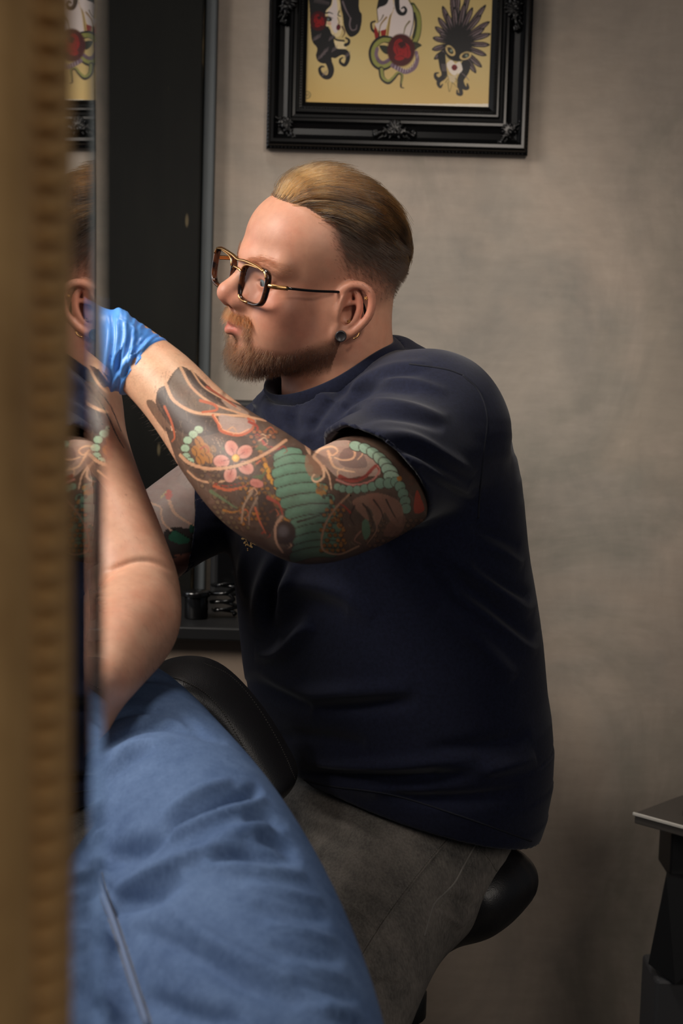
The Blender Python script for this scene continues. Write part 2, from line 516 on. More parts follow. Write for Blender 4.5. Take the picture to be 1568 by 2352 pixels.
bm = bmesh.new(); box(bm, (-2.6, -1.6, 2.9), (3.0, WY + 0.12, 3.0))
tag(bm_obj('ceiling', bm, m_ceil), kind='structure')

# --- old black door on the left and the grey jamb beside it
m_door = mat('worn_black_paint', rough=0.55, spec=0.15)
tc = N(m_door, 'ShaderNodeTexCoord'); sep = N(m_door, 'ShaderNodeSeparateXYZ'); L(m_door, tc.outputs['Generated'], sep.inputs[0])
n1 = noise(m_door, 9.0, 6, 0.7, stretch=(1, 1, 0.18)); n2 = noise(m_door, 3.0, 3)
edge = N(m_door, 'ShaderNodeMapRange'); edge.inputs[1].default_value = 0.972; edge.inputs[2].default_value = 1.0
L(m_door, sep.outputs[0], edge.inputs[0])
mul = N(m_door, 'ShaderNodeMath', operation='MULTIPLY'); L(m_door, edge.outputs[0], mul.inputs[0]); L(m_door, n1, mul.inputs[1])
wear = ramp(m_door, mul.outputs[0], [(0.42, (0, 0, 0, 1)), (0.48, (1, 1, 1, 1))])
vor = N(m_door, 'ShaderNodeTexVoronoi'); vor.inputs['Scale'].default_value = 15
mp = N(m_door, 'ShaderNodeMapping'); mp.inputs['Scale'].default_value = (1.6, 1, 0.42); L(m_door, tc.outputs['Object'], mp.inputs[0]); L(m_door, mp.outputs[0], vor.inputs['Vector'])
chip = ramp(m_door, vor.outputs['Distance'], [(0.05, (1, 1, 1, 1)), (0.085, (0, 0, 0, 1))])
chip2 = mixc(m_door, 1.0, chip, ramp(m_door, n2, [(0.47, (0, 0, 0, 1)), (0.51, (1, 1, 1, 1))]), 'MULTIPLY')
blk = ramp(m_door, n1, [(0.3, srgb(13, 13, 12)), (0.7, srgb(24, 24, 20))])
a = mixc(m_door, wear, blk, srgb(98, 82, 58)); L(m_door, mixc(m_door, chip2, a, srgb(88, 78, 58)), bsdf(m_door).inputs['Base Color'])
xr = at(471, 0, 2.46)[0]; xb = at(452, 900, 2.46)[0]
xd = 0.5 * (xr + xb)
lean = (xr - xb) / (at(471, 0, 2.46)[2] - at(452, 900, 2.46)[2])
MD = Matrix(((1, 0, lean, -lean * 1.6), (0, 1, 0, 0), (0, 0, 1, 0), (0, 0, 0, 1)))
bm = bmesh.new(); box(bm, (xd - 0.95, 2.458, 0.0), (xd, 2.497, 2.3), 0.004, MD)
o = tag(bm_obj('door_1', bm, m_door), kind='structure')
bm = bmesh.new()
for z0, z1 in ((0.22, 1.0), (1.15, 2.12)):                        # two sunk panels' mouldings
    for a_, b_ in (((xd - 0.82, z0), (xd - 0.2, z0 + 0.02)), ((xd - 0.82, z1 - 0.02), (xd - 0.2, z1)), ((xd - 0.82, z0), (xd - 0.80, z1)), ((xd - 0.22, z0), (xd - 0.2, z1))):
        box(bm, (a_[0], 2.452, a_[1]), (b_[0], 2.460, b_[1]), 0.002, MD)
bm_obj('panel_moulding', bm, m_door, o)
m_jamb = mat('slate_paint', srgb(86, 92, 96), rough=0.6)
L(m_jamb, ramp(m_jamb, noise(m_jamb, 7, 5, stretch=(1, 1, .3)), [(0.3, srgb(70, 76, 79)), (0.7, srgb(98, 103, 106))]), bsdf(m_jamb).inputs['Base Color'])
xj = at(503, 0, 2.48)[0]
xj2 = at(478, 900, 2.48)[0]
bm = bmesh.new(); box(bm, (xd + 0.0005, 2.472, 0.0), ((xj + xj2) / 2, WY, 2.36), 0.003, MD)
tag(bm_obj('trim_1', bm, m_jamb), kind='structure')
bm = bmesh.new(); box(bm, (xd - 1.0, 2.45, 2.305), (xd, WY, 2.36), 0.003, MD)
tag(bm_obj('trim_2', bm, m_jamb), kind='structure')

# ================================================================== framed tattoo flash sheet
m_black = mat('black_lacquer', srgb(6, 6, 7), rough=0.30, spec=0.28)
pf = empty('picture_frame', tuple(at(911, 100, 2.48)))
tag(pf, 'ornate black picture frame with beaded edges holding the yellow tattoo flash sheet', 'picture frame')
FB = at(911, 347, 2.47)                                       # middle of the lower outer edge
fx0, fx1 = at(610, 337, 2.47)[0], at(1213, 357, 2.47)[0]
fz0 = FB[2]; FWd = fx1 - fx0; fz1 = fz0 + FWd * 1.08
prof = [(0.0, 0.004), (0.0, 0.018), (0.004, 0.020), (0.006, 0.030), (0.010, 0.034), (0.015, 0.034), (0.018, 0.030), (0.024, 0.024), (0.034, 0.021),
        (0.042, 0.024), (0.046, 0.028), (0.050, 0.028), (0.053, 0.023), (0.058, 0.022), (0.061, 0.026), (0.064, 0.026), (0.066, 0.020), (0.071, 0.019), (0.075, 0.016), (0.079, 0.013), (0.079, 0.004)]
WL, WB = 0.83, 1.02                                           # side members a little slimmer than the lower one
def fpt(corner, t, h):
    x = fx0 + t * WL if corner in (0, 3) else fx1 - t * WL * 1.06
    z = fz0 + t * WB if corner in (0, 1) else fz1 - t * WB
    return (x, WY - h, z)
def member(c0, c1):
    bm = bmesh.new()
    A = [bm.verts.new(fpt(c0, t, h)) for t, h in prof]; B_ = [bm.verts.new(fpt(c1, t, h)) for t, h in prof]
    for i in range(len(prof) - 1): bm.faces.new((A[i], A[i + 1], B_[i + 1], B_[i]))
    bm.faces.new(A); bm.faces.new(B_[::-1])
    return bm_obj('frame_rail', bm, m_black, pf)
for c in range(4): member(c, (c + 1) % 4)
# bead rows: too small to pick apart, one part
vs, fs = [], []
ico = bmesh.new(); bmesh.ops.create_icosphere(ico, subdivisions=1, radius=1.0)
iv = np.array([v.co[:] for v in ico.verts]); ifc = np.array([[v.index for v in f.verts] for f in ico.faces]); ico.free()
def bead_row(c0, c1, t, h, r, step, sq=(1, 1, 1)):
    a, b = np.array(fpt(c0, t, h)), np.array(fpt(c1, t, h)); n = int(np.linalg.norm(b - a) / step)
    for i in range(n + 1):
        p = a + (b - a) * i / n
        fs.append(ifc + sum(len(q) for q in vs)); vs.append(iv * r * np.array(sq) + p)
for c in range(4):
    bead_row(c, (c + 1) % 4, 0.0685, 0.0195, 0.0019, 0.0046)
    bead_row(c, (c + 1) % 4, 0.003, 0.0185, 0.0024, 0.0062)
me = mesh_from('beading', np.concatenate(vs), np.concatenate(fs)); o = link('beading', me, m_black, pf); o['kind'] = 'stuff'
# carved ornaments
def scroll_ops(cx, cz, sc, ang, mir=1, base=0.030):
    """acanthus spray: a stem, curled leaves and a shell"""
    ops = []
    ca, sa = math.cos(ang), math.sin(ang)
    def q(u, v, w): return np.array((cx + sc * (ca * u * mir - sa * v), WY - base - sc * w, cz + sc * (sa * u * mir + ca * v)))
    for s in (-1, 1):
        pts = [(0, 0, .1), (s * .35, .12, .2), (s * .7, .02, .22), (s * .95, -.12, .18), (s * 1.02, .05, .16), (s * .9, .12, .16)]
        for a_, b_ in zip(pts, pts[1:]): ops.append(rc(q(*a_), q(*b_), .11 * sc, .09 * sc, k=.05 * sc))
        for k, (u, v, w) in enumerate([(.3, .34, .2), (.55, .25, .2), (.5, -.2, .15), (.78, -.28, .12), (.25, -.25, .15)]):
            ops.append(rc(q(s * u * .75, v * .5, w), q(s * u, v, w + .08), .09 * sc, .055 * sc, k=.04 * sc))
        ops.append(ell(q(s * .3, .0, .22), (.16 * sc, .10 * sc, .13 * sc), k=.05 * sc))
    for a_ in np.linspace(-1.0, 1.0, 5):
        ops.append(rc(q(0, .05, .2), q(.42 * math.sin(a_), .12 + .48 * math.cos(a_), .22), .08 * sc, .09 * sc, k=.03 * sc))
    ops.append(ell(q(0, .02, .2), (.2 * sc, .14 * sc, .2 * sc), k=.05 * sc))
    return ops
orn = [('corner_ornament', fpt(0, .036, 0), math.radians(-45)), ('corner_ornament', fpt(1, .036, 0), math.radians(45)),
       ('corner_ornament', fpt(3, .036, 0), math.radians(45 + 180)), ('corner_ornament', fpt(2, .036, 0), math.radians(135))]
mx = (fx0 + fx1) / 2; mz = (fz0 + fz1) / 2
orn += [('centre_ornament', (mx - .005, 0, fz0 + .030), 0.0), ('centre_ornament', (fx0 + .026, 0, mz), -math.pi / 2), ('centre_ornament', (fx1 - .028, 0, mz), math.pi / 2), ('centre_ornament', (mx, 0, fz1 - .03), math.pi)]
for nm, p, an in orn:
    v, f = polygonize(scroll_ops(p[0], p[2], 0.034 if nm[1] == 'e' else 0.027, an, base=0.022), 0.0014, relax=0)
    link(nm, mesh_from(nm, v, f), m_black, pf)

# --- the sheet itself, printed flat
m_print = mat('printed_sheet', rough=0.42, spec=0.35)
ca_ = N(m_print, 'ShaderNodeVertexColor', layer_name='ink'); L(m_print, ca_.outputs[0], bsdf(m_print).inputs['Base Color'])
sx0, sx1 = fx0 + 0.077 * WL, fx1 - 0.077 * WL; sz0, sz1 = fz0 + .077 * WB, fz1 - .077 * WB
st = 0.00062; zc = sz0 + 0.205
xs = np.arange(sx0, sx1 + st, st); zs = np.concatenate([np.arange(sz0, zc, st), np.arange(zc, sz1 + .002, .002)])
gx, gz = np.meshgrid(xs, zs, indexing='ij'); nx_, nz_ = gx.shape
PV = np.stack([gx.ravel(), np.full(gx.size, WY - 0.011), gz.ravel()], 1)
px_, py_ = proj(PV)
u = (px_ - 690) / 440.0; v_ = py_ / 245.0
warm = np.clip(0.5 + 0.5 * np.sin(px_ * .021 + 1.3 * np.sin(py_ * .017)) * np.cos(py_ * .013 + 1), 0, 1)[:, None]
base = lin(226, 196, 128) * (1 - warm) + lin(232, 206, 142) * warm
edge_ = np.clip((v_ - .55) * 1.4, 0, 1)[:, None]; base = base * (1 - edge_ * .8) + lin(214, 168, 84) * edge_ * .8
K = lin(26, 24, 26); KG = lin(112, 98, 100); SKN = lin(222, 206, 200); SKY_ = lin(228, 206, 160); RD = lin(150, 18, 22); DR = lin(70, 14, 18); GR = lin(142, 142, 72); GD = lin(60, 66, 34); PU = lin(120, 96, 112)
A = Paint(px_, py_, base * .78)
def T(x0, s): return lambda *pts: [(x0 + s * a, s * b) for a, b in pts]
w = T(690, .09566); s = .09566
A.poly(w((200, -900), (225, 300), (250, 800), (290, 1010), (400, 1160), (370, 1330), (420, 1470), (560, 1525), (740, 1480), (745, 1390), (840, 1395), (960, 1330), (1080, 1300), (1180, 1300), (1100, 1190), (900, 1150), (830, 1080), (800, 950), (830, 860), (700, 700), (620, 520), (600, 350), (740, 100), (800, -900)), K)
A.line(w((600, 1380), (700, 1560), (735, 1700), (690, 1830), (590, 1850), (490, 1770), (455, 1660), (500, 1600), (560, 1600)), 17, K, 3)
A.line(w((980, 1240), (1120, 1300), (1130, 1440), (1060, 1560), (960, 1510), (950, 1430), (1010, 1380)), 13, K, 3)
A.poly(w((800, -300), (740, 100), (610, 270), (600, 600), (700, 650), (740, 800), (860, 890), (960, 830), (1000, 600), (990, 420), (930, 250), (950, 100), (880, -100)), SKY_)
A.poly(w((800, -200), (760, 120), (650, 290), (720, 520), (760, 700), (840, 800), (900, 700), (880, 420), (880, 100)), SKN)
A.poly(w((880, -900), (960, 100), (1010, 350), (1040, 600), (1100, 780), (1210, 890), (1380, 800), (1450, 620), (1470, 350), (1400, 150), (1370, -900)), K)
A.line(w((1010, 40), (1100, 260), (1200, 440)), 4.5, KG, 2); A.line(w((1200, 440), (1180, 600), (1230, 720), (1330, 700), (1350, 600)), 4, KG, 2)
A.line(w((620, 315), (690, 300), (775, 330)), 4, K, 1.5); A.disc(690 + 670 * s, 462 * s, 8, 5, K, .15); A.disc(690 + 665 * s, 465 * s, 3, 2.6, lin(110, 120, 120)); A.line(w((590, 420), (660, 395), (780, 440)), 2.6, K, 1)
A.line(w((890, 420), (930, 540), (900, 575)), 1.6, lin(110, 80, 70)); A.disc(690 + 910 * s, 655 * s, 5, 7, lin(96, 26, 34), .2); A.line(w((930, 260), (900, 360), (960, 390)), 2.2, K)
A.disc(690 + 690 * s, 560 * s, 5, 4, lin(214, 150, 140), a=.6)
A.poly(w((820, 980), (1000, 985), (1080, 1090), (1090, 1170), (880, 1165), (830, 1080)), SKY_); A.line(w((800, 910), (880, 960), (1040, 980)), 4, K); A.line(w((1090, 910), (1160, 960), (1150, 1040), (1080, 1080)), 4, K, 8)
A.line(w((1000, 640), (1060, 780), (1000, 900)), 4, lin(80, 50, 50), 1)
for (x, y) in ((330, 950), (400, 920), (720, 940), (790, 1210), (450, 1400), (520, 1330), (580, 1250), (1100, 1350), (560, 1790)):
    for k in range(5): A.line(w((x + 26 * k - 40, y + 40 - 16 * k), (x + 26 * k - 10, y - 60 - 16 * k)), 1.2, KG, .6)
for k in range(9): A.line(w((360 + 40 * k, -40 + 12 * k), (330 + 42 * k, 60 + 8 * k)), 1.6, KG, .8)
def rose(cx, cy, R, c0=RD, c1=DR):
    A.disc(cx, cy, R, R * 1.18, c1)
    for k in range(9):
        a_ = k * 2.4; r = R * (.25 + .6 * (k / 9)); x, y = cx + r * .62 * math.cos(a_), cy + r * .8 * math.sin(a_)
        A.disc(x, y, R * .36, R * .24, c0, a_ + 1.2); A.line([(x - R * .3 * math.cos(a_ + 1.2), y - R * .3 * math.sin(a_ + 1.2)), (x + R * .08 * math.sin(a_), y - R * .1), (x + R * .3 * math.cos(a_ + 1.2), y + R * .3 * math.sin(a_ + 1.2))], 1.6, DR * .6, .8)
    A.disc(cx + R * .05, cy - R * .35, R * .3, R * .26, DR * .7); A.line([(cx - R * .2, cy - R * .35), (cx, cy - R * .1), (cx + R * .3, cy - R * .3)], 2, c0, 1)
rose(690 + 430 * s, 505 * s, 19)
# snake and rose
w = T(830, .10204); s = .10204
A.line(w((1140, 130), (1250, 320), (1280, 560), (1250, 800), (1160, 1000)), 15, GD, 15); A.line(w((1150, 150), (1270, 340), (1295, 560), (1260, 800), (1190, 950)), 9, GR, 9); A.line(w((1190, 300), (1215, 560), (1150, 850)), 5, K, 3)
A.poly(w((720, 180), (640, 400), (570, 850), (640, 900), (800, 780), (1100, 830), (1180, 500), (1150, 200), (1050, 0), (1000, -300), (780, -300)), SKN)
A.line(w((720, 180), (640, 400), (580, 830)), 4, lin(206, 170, 100), 6); A.line(w((1060, -20), (1150, 180), (1170, 480), (1090, 820)), 2, K); A.line(w((720, 180), (640, 400), (575, 850)), 1.6, K); A.line(w((1080, 480), (990, 600), (950, 760)), 4, lin(120, 104, 60), 2)
A.poly(w((360, 200), (380, 480), (300, 540), (400, 700), (540, 650), (620, 380), (720, 170), (640, -300), (480, -300)), SKN); A.line(w((345, 200), (370, 470)), 1.6, K); A.line(w((490, 340), (440, 440), (350, 520)), 3, lin(110, 92, 60), 1); A.line(w((560, 390), (440, 540), (400, 680)), 4, lin(150, 116, 60), 2)
A.line(w((560, -260), (450, 0), (360, 180)), 26, K, 4); A.line(w((540, -100), (520, 60), (380, 150)), 18, K, 4)
A.line(w((800, -300), (800, 100), (850, 280), (950, 310), (1000, 230), (960, 160), (900, 190)), 13, K, 3)
A.line(w((300, 480), (220, 520), (230, 650), (290, 720)), 4, K, 6)
A.poly(w((300, 570), (280, 720), (310, 880), (380, 860), (380, 740)), lin(140, 24, 24), sm=False); A.poly(w((560, 655), (430, 690), (450, 840), (540, 850)), lin(150, 30, 22), sm=False); A.line(w((400, 700), (390, 850)), 3, K)
A.line(w((640, 900), (480, 880), (320, 980), (240, 1180), (290, 1400), (430, 1510), (570, 1490), (690, 1400)), 17, K, 12, mid=17); A.line(w((640, 905), (480, 900), (330, 1000), (258, 1180), (300, 1390), (430, 1490), (570, 1470), (690, 1385)), 10, GR, 8)
A.line(w((350, 1100), (330, 1240), (400, 1370), (500, 1410), (640, 1330)), 8, PU, 8)
for k in range(12): A.line(w((355 + 24 * k, 1290 + 90 * math.sin(k / 4)), (345 + 25 * k, 1370 + 70 * math.sin(k / 4))), .8, lin(60, 40, 56))
A.line(w((440, 1560), (470, 1750), (600, 1850), (720, 1760), (820, 1650), (910, 1690), (890, 1880), (890, 1960), (950, 1980)), 13, K, 2); A.line(w((450, 1560), (480, 1740), (600, 1820), (710, 1740), (820, 1630), (915, 1680), (900, 1880)), 7, GR, 2)
A.line(w((700, 1470), (850, 1560), (1000, 1620), (1180, 1530), (1255, 1350), (1230, 1180)), 11, PU, 8)
for k in range(20):
    t = k / 19; x = 720 + 530 * t ** .9; y = 1480 + 150 * math.sin(t * 2.3) - 330 * t ** 3
    A.line(w((x - 10, y + 50), (x + 12, y - 40)), 1.0, lin(205, 190, 200) if k % 2 else lin(60, 40, 56))
A.poly(w((400, 1030), (480, 1020), (600, 1050), (640, 1180), (560, 1220), (460, 1150)), lin(40, 46, 34)); A.poly(w((1130, 960), (1250, 950), (1350, 1020), (1270, 1080), (1180, 1130)), lin(58, 60, 40)); A.line(w((1140, 970), (1350, 1020)), 1.4, K)
rose(830 + 890 * s, 1130 * s, 32)
# feathered mask
w = T(980, .10204); s = .10204
tips = [(700, -330), (560, -200), (980, -300), (850, 60), (350, 130), (250, 390), (180, 600), (130, 850), (110, 1120), (160, 1335), (1330, 105), (1420, 480), (1440, 760), (1420, 1010), (1345, 1250), (1240, 1520), (1110, 1650), (450, 300), (1230, 330), (620, 150), (1030, 160), (280, 740), (1300, 640)]
for tx, ty in tips:
    bx, by = 660 + .18 * (tx - 660), 980 + .18 * (ty - 980); dx, dy = tx - bx, ty - by; l = math.hypot(dx, dy); nx, ny = -dy / l, dx / l; wd = 62
    P_ = lambda t, o: (bx + dx * t + nx * o, by + dy * t + ny * o)
    A.poly(w(P_(0, -30), P_(.45, -wd), P_(.8, -wd * .95), P_(1, 0), P_(.8, wd * .95), P_(.45, wd), P_(0, 30)), K)
    A.poly(w(P_(.35, -wd * .55), P_(.75, -wd * .7), P_(.93, -6), P_(.7, -8), P_(.35, -10)), lin(96, 78, 80)); A.poly(w(P_(.4, wd * .5), P_(.75, wd * .65), P_(.92, 8), P_(.6, 12)), lin(128, 110, 112))
A.disc(980 + 680 * s, 900 * s, 32, 34, K, f=.5); A.disc(980 + 700 * s, 1150 * s, 30, 24, K)
A.line(w((330, 1250), (360, 1500), (390, 1700), (280, 1790), (200, 1740), (190, 1660), (260, 1640)), 18, K, 3); A.line(w((400, 1700), (260, 1850), (300, 1960), (350, 1900)), 12, K, 3)
A.line(w((880, 1450), (860, 1600), (760, 1800), (830, 1960), (920, 1980), (910, 1890)), 22, K, 4); A.line(w((760, 1780), (740, 1960), (770, 2110), (690, 2110), (680, 2030)), 15, K, 3)
for k in range(6): A.line(w((770 + 24 * k, 1640 + 18 * k), (850 + 20 * k, 1690 + 24 * k)), 1.1, KG); A.line(w((330 + 22 * k, 1440), (350 + 18 * k, 1600)), .9, KG)
A.poly(w((540, 1355), (450, 1430), (480, 1560), (560, 1670), (660, 1690), (770, 1620), (800, 1540), (750, 1400), (700, 1400), (640, 1440), (590, 1380)), lin(232, 218, 204)); A.disc(980 + 620 * s, 1520 * s, 6.5, 7, lin(120, 22, 30)); A.line(w((560, 1520), (620, 1530), (690, 1520)), 1.4, DR * .6)
for (ex, ey, an) in ((530, 1140, .9), (870, 1255, -.35)):
    A.disc(980 + ex * s, ey * s, 14, 9, lin(206, 178, 120), an); A.disc(980 + ex * s, ey * s, 9, 5.5, lin(46, 44, 40), an); A.disc(980 + (ex + 20) * s, ey * s, 3.2, 3.0, lin(130, 140, 120))
    for k in range(6): A.line(w((ex - 90 + 34 * k, ey - 90), (ex - 70 + 28 * k, ey - 50)), 1, K)
A.poly(w((480, 1680), (540, 1700), (620, 1700), (700, 1640), (640, 1800), (600, 1860), (540, 1850), (500, 1780)), lin(206, 186, 150))
for q in (((420, 1860), (470, 1780), (500, 1850)), ((470, 1850), (500, 2060), (540, 1980), (570, 1860)), ((560, 1850), (620, 1900), (660, 1960)), ((640, 1760), (700, 1850), (640, 1830)), ((400, 1740), (460, 1700), (500, 1780))): A.line(w(*q), 1.5, lin(92, 84, 40), .8)
# the small round monogram in the corner
A.line([(705 + 8 * math.cos(a_), 218 + 8 * math.sin(a_)) for a_ in np.linspace(0, 6.28, 13)[:-1]], 2, lin(120, 110, 70), closed=True); A.line([(700, 222), (702, 214), (705, 221), (708, 214), (710, 222)], 1.3, lin(110, 100, 66), sm=False)
mrg = np.clip((px_ - 696) / 5, 0, 1)
A.put(np.flatnonzero(py_ > 238.5), np.full((py_ > 238.5).sum(), .8), lin(225, 218, 205))
idx = np.arange(gx.size).reshape(nx_, nz_)
fq = np.stack([idx[:-1, :-1].ravel(), idx[1:, :-1].ravel(), idx[1:, 1:].ravel(), idx[:-1, 1:].ravel()], 1)
o = link('flash_sheet', mesh_from('flash_sheet', PV, fq, A.c), m_print, pf, smooth=False)
o['label'] = 'yellow tattoo flash sheet with woman, snake with rose and feathered mask'

# ================================================================== black desk behind the artist, monitor, canister
m_blk = mat('matt_black', srgb(24, 24, 25), rough=0.45)
m_gloss = mat('glossy_black', srgb(14, 14, 15), rough=0.18)
DZ = at(470, 1441, 2.17)[2]
dk = empty('desk', (-0.35, 2.33, 0)); tag(dk, 'black desk against the plaster wall behind the artist', 'desk')
dx0, dx1 = -0.85, 0.12
bm = bmesh.new(); box(bm, (dx0, 2.17, DZ - 0.021), (dx1, WY - .006, DZ), 0.003, Matrix.Translation((0, 2.17, 0)) @ Matrix.Rotation(math.radians(0), 4, 'Z') @ Matrix.Translation((0, -2.17, 0))); bm_obj('desk_top', bm, m_blk, dk)
m_taupe = mat('taupe_board', srgb(150, 132, 116), rough=0.7)
bm = bmesh.new(); box(bm, (dx0 + .01, 2.20, 0), (dx1 - .01, 2.218, DZ - .021), .002); bm_obj('front_panel', bm, m_taupe, dk)
for x in (dx0 + .01, dx1 - .028):
    bm = bmesh.new(); box(bm, (x, 2.2185, 0), (x + .018, WY - .01, DZ - .021), .002); bm_obj('side_panel', bm, m_taupe, dk)
mo = empty('computer_monitor', tuple(at(560, 1400, 2.34))); tag(mo, 'black flat monitor standing on the desk behind the artist\'s chest', 'monitor')
mp0, mp1 = at(483, 1366, 2.33), at(530, 918, 2.33)
bm = bmesh.new(); box(bm, (mp0[0], 2.315, mp0[2]), (mp0[0] + .36, 2.345, mp1[2]), .008, seg=3); scr = bm_obj('screen_housing', bm, m_blk, mo)
bm = bmesh.new(); box(bm, (mp0[0] + .012, 2.3135, mp0[2] + .02), (mp0[0] + .348, 2.316, mp1[2] - .012), .001); bm_obj('screen', bm, m_gloss, scr)
bm = bmesh.new(); box(bm, (mp0[0] + .15, 2.345, DZ + .01), (mp0[0] + .21, 2.36, mp0[2] + .15), .004); bm_obj('stand_neck', bm, m_blk, mo)
bm = bmesh.new(); box(bm, (mp0[0] + .08, 2.24, DZ), (mp0[0] + .28, 2.40, DZ + .012), .004); bm_obj('stand_base', bm, m_blk, mo)
cp = at(450, 1428, 2.25); cn = empty('canister', (cp[0], 2.25, DZ)); tag(cn, 'small round black canister on the desk beside the monitor', 'canister')
TM = Matrix.Translation((cp[0], 2.25, DZ))
bm = bmesh.new(); lathe(bm, [(.0175, 0), (.019, .002), (.019, .036), (.0185, .037)], TM); bm_obj('body', bm, m_gloss, cn, True)
bm = bmesh.new(); lathe(bm, [(.022, .036), (.0225, .037), (.0225, .043), (.021, .044), (.005, .0445)], TM); bm_obj('lid', bm, m_gloss, cn, True)
# tattoo machine cable heaped beside it
cb = []
for k in range(60):
    a_ = k * .42; cb.append((at(512, 1400, 2.27)[0] + .018 * math.cos(a_) + .004 * math.sin(a_ * 2.3), 2.27 + .02 * math.sin(a_), DZ + .004 + .0009 * k))
bm = bmesh.new(); tube(bm, catmull(cb, 240), .0032, 8); tag(bm_obj('cable', bm, m_gloss, None, True), 'coiled black cable heaped on the desk right of the canister', 'cable')

# ================================================================== side table on the right
m_top = mat('grey_laminate', srgb(86, 80, 74), rough=0.5)
m_trim = mat('pale_edge_band', srgb(244, 236, 222), rough=0.3)
m_under = mat('dark_grey_panel', srgb(66, 66, 68), rough=0.55)
tcor = at(1457, 1866, 2.1); TZ = tcor[2]
tb = empty('side_table', (tcor[0] + .2, 2.12, 0)); tag(tb, 'grey side table with a bright metal edge on a black pedestal near the wall', 'table')
TB = Matrix.Translation((tcor[0], 2.1, 0)) @ Matrix.Rotation(math.radians(-44), 4, 'Z')
bm = bmesh.new(); box(bm, (0, 0, TZ - .017), (.42, .25, TZ), .0015, TB); bm_obj('table_top', bm, m_top, tb)
bm = bmesh.new(); box(bm, (-.002, -.003, TZ - .0045), (.42, 0.0005, TZ + .0006), .0012, TB); bm_obj('edge_trim', bm, m_trim, tb)
lp = at(1536, 1960, 2.1)
bm = bmesh.new(); box(bm, (lp[0], 2.09, at(1536, 2012, 2.1)[2]), (lp[0] + .12, 2.17, TZ - .017), .003); bm_obj('post', bm, m_blk, tb)
za, zb = at(1528, 2012, 2.08)[2], at(1488, 2228, 2.08)[2]
xa, xbb = at(1528, 2012, 2.08)[0], at(1486, 2220, 2.08)[0]
bm = bmesh.new(); q = [bm.verts.new(c) for c in ((xa, 2.075, za), (xa + .17, 2.03, za), (xa + .17, 2.12, za), (xa + .012, 2.12, za), (xbb, 2.075, zb + .012), (xbb + .035, 2.045, zb - .006), (xbb + .24, 2.045, zb), (xbb + .24, 2.12, zb), (xbb + .016, 2.12, zb + .012))]
bm.faces.new(q[:4]); bm.faces.new((q[0], q[4], q[5], q[1])); bm.faces.new((q[1], q[5], q[6])); bm.faces.new((q[1], q[6], q[7], q[2])); bm.faces.new((q[2], q[7], q[8], q[3])); bm.faces.new((q[3], q[8], q[4], q[0])); bm.faces.new((q[8], q[7], q[6], q[5], q[4])); bm_obj('flared_foot', bm, m_blk, tb)
pbx = at(1490, 2244, 2.10); bm = bmesh.new(); box(bm, (pbx[0], 2.055, 0), (pbx[0] + .30, 2.155, at(1490, 2244, 2.055)[2] - .004), .006); bm_obj('pedestal_box', bm, m_under, tb)
bm = bmesh.new(); box(bm, (.06, .035, TZ), (.2, .16, TZ + .012), .003, TB, 3); tr = bm_obj('tray', bm, m_under); tag(tr, 'small dark tray lying on the grey side table', 'tray')
bm = bmesh.new(); box(bm, (.075, .135, TZ + .0122), (.185, .143, TZ + .019), .002, TB); tag(bm_obj('marker_pen', bm, m_gloss), 'thin black pen lying across the dark tray', 'pen')
# ================================================================== tall gilt mirror, close to the camera
m_gilt = mat('old_gilt', srgb(150, 112, 62), rough=0.55, metal=0.15, spec=0.4)
gn = noise(m_gilt, 22.0, 6, 0.7); L(m_gilt, ramp(m_gilt, gn, [(0.3, srgb(150, 114, 70)), (0.55, srgb(186, 148, 96)), (0.75, srgb(208, 168, 112))]), bsdf(m_gilt).inputs['Base Color'])
bump(m_gilt, gn, 0.2, 0.001)
m_mir = mat('silvered_glass', srgb(228, 230, 230), rough=0.015, metal=1.0)
m_glass = mat('clear_glass', (0.95, 0.98, 0.98, 1), rough=0.0); bsdf(m_glass).inputs['Transmission Weight'].default_value = 1.0; bsdf(m_glass).inputs['IOR'].default_value = 1.5
xv, fd = 630.0, 206.0
sl = (xv - CX) / F_PX; dd = fd / F_PX
def mplane(Y, n=0.0, h=0.0):
    """point of the mirror plane at distance Y ahead of the lens, n in front of the glass, h up along the stile"""
    tan = (FWD + sl * RGT) / math.sqrt(1 + sl * sl); nrm = (RGT - sl * FWD) / math.sqrt(1 + sl * sl)
    return CAM + RGT * (-dd + sl * Y) + FWD * Y + nrm * n + UPV * h
h1 = 0.32; h0 = -(CAM_H - 0.02) / math.cos(PITCH) + 0.06
mr = empty('standing_mirror', tuple(mplane(.43, 0, h0))); tag(mr, 'tall gilt-framed mirror with beaded moulding standing close at the left edge', 'mirror')
def extrude(name, prof_, m, ha, hb, parent, close=True, smooth=False):
    bm = bmesh.new(); A = [bm.verts.new(mplane(y, n, ha)) for y, n in prof_]; B_ = [bm.verts.new(mplane(y, n, hb)) for y, n in prof_]
    for i in range(len(prof_) if close else len(prof_) - 1):
        j = (i + 1) % len(prof_); bm.faces.new((A[i], A[j], B_[j], B_[i]))
    bm.faces.new(A); bm.faces.new(B_[::-1])
    return bm_obj(name, bm, m, parent, smooth)
stile = [(.438, -.012), (.438, 0.0), (.432, .0016), (.424, .0016), (.414, .0004), (.404, -.0003), (.372, -.0003), (.364, .0), (.359, .0012), (.353, .0030), (.346, .0036), (.339, .0034), (.332, .0022), (.327, .0002), (.323, -.004), (.320, -.012)]
extrude('frame_stile', stile, m_gilt, h0, h1, mr, smooth=False)
bt = bmesh.new(); bmesh.ops.create_uvsphere(bt, u_segments=14, v_segments=8, radius=1.0)
tanv = (FWD + sl * RGT) / math.sqrt(1 + sl * sl); nrmv = (RGT - sl * FWD) / math.sqrt(1 + sl * sl)
sk = tanv + UPV * 0.12
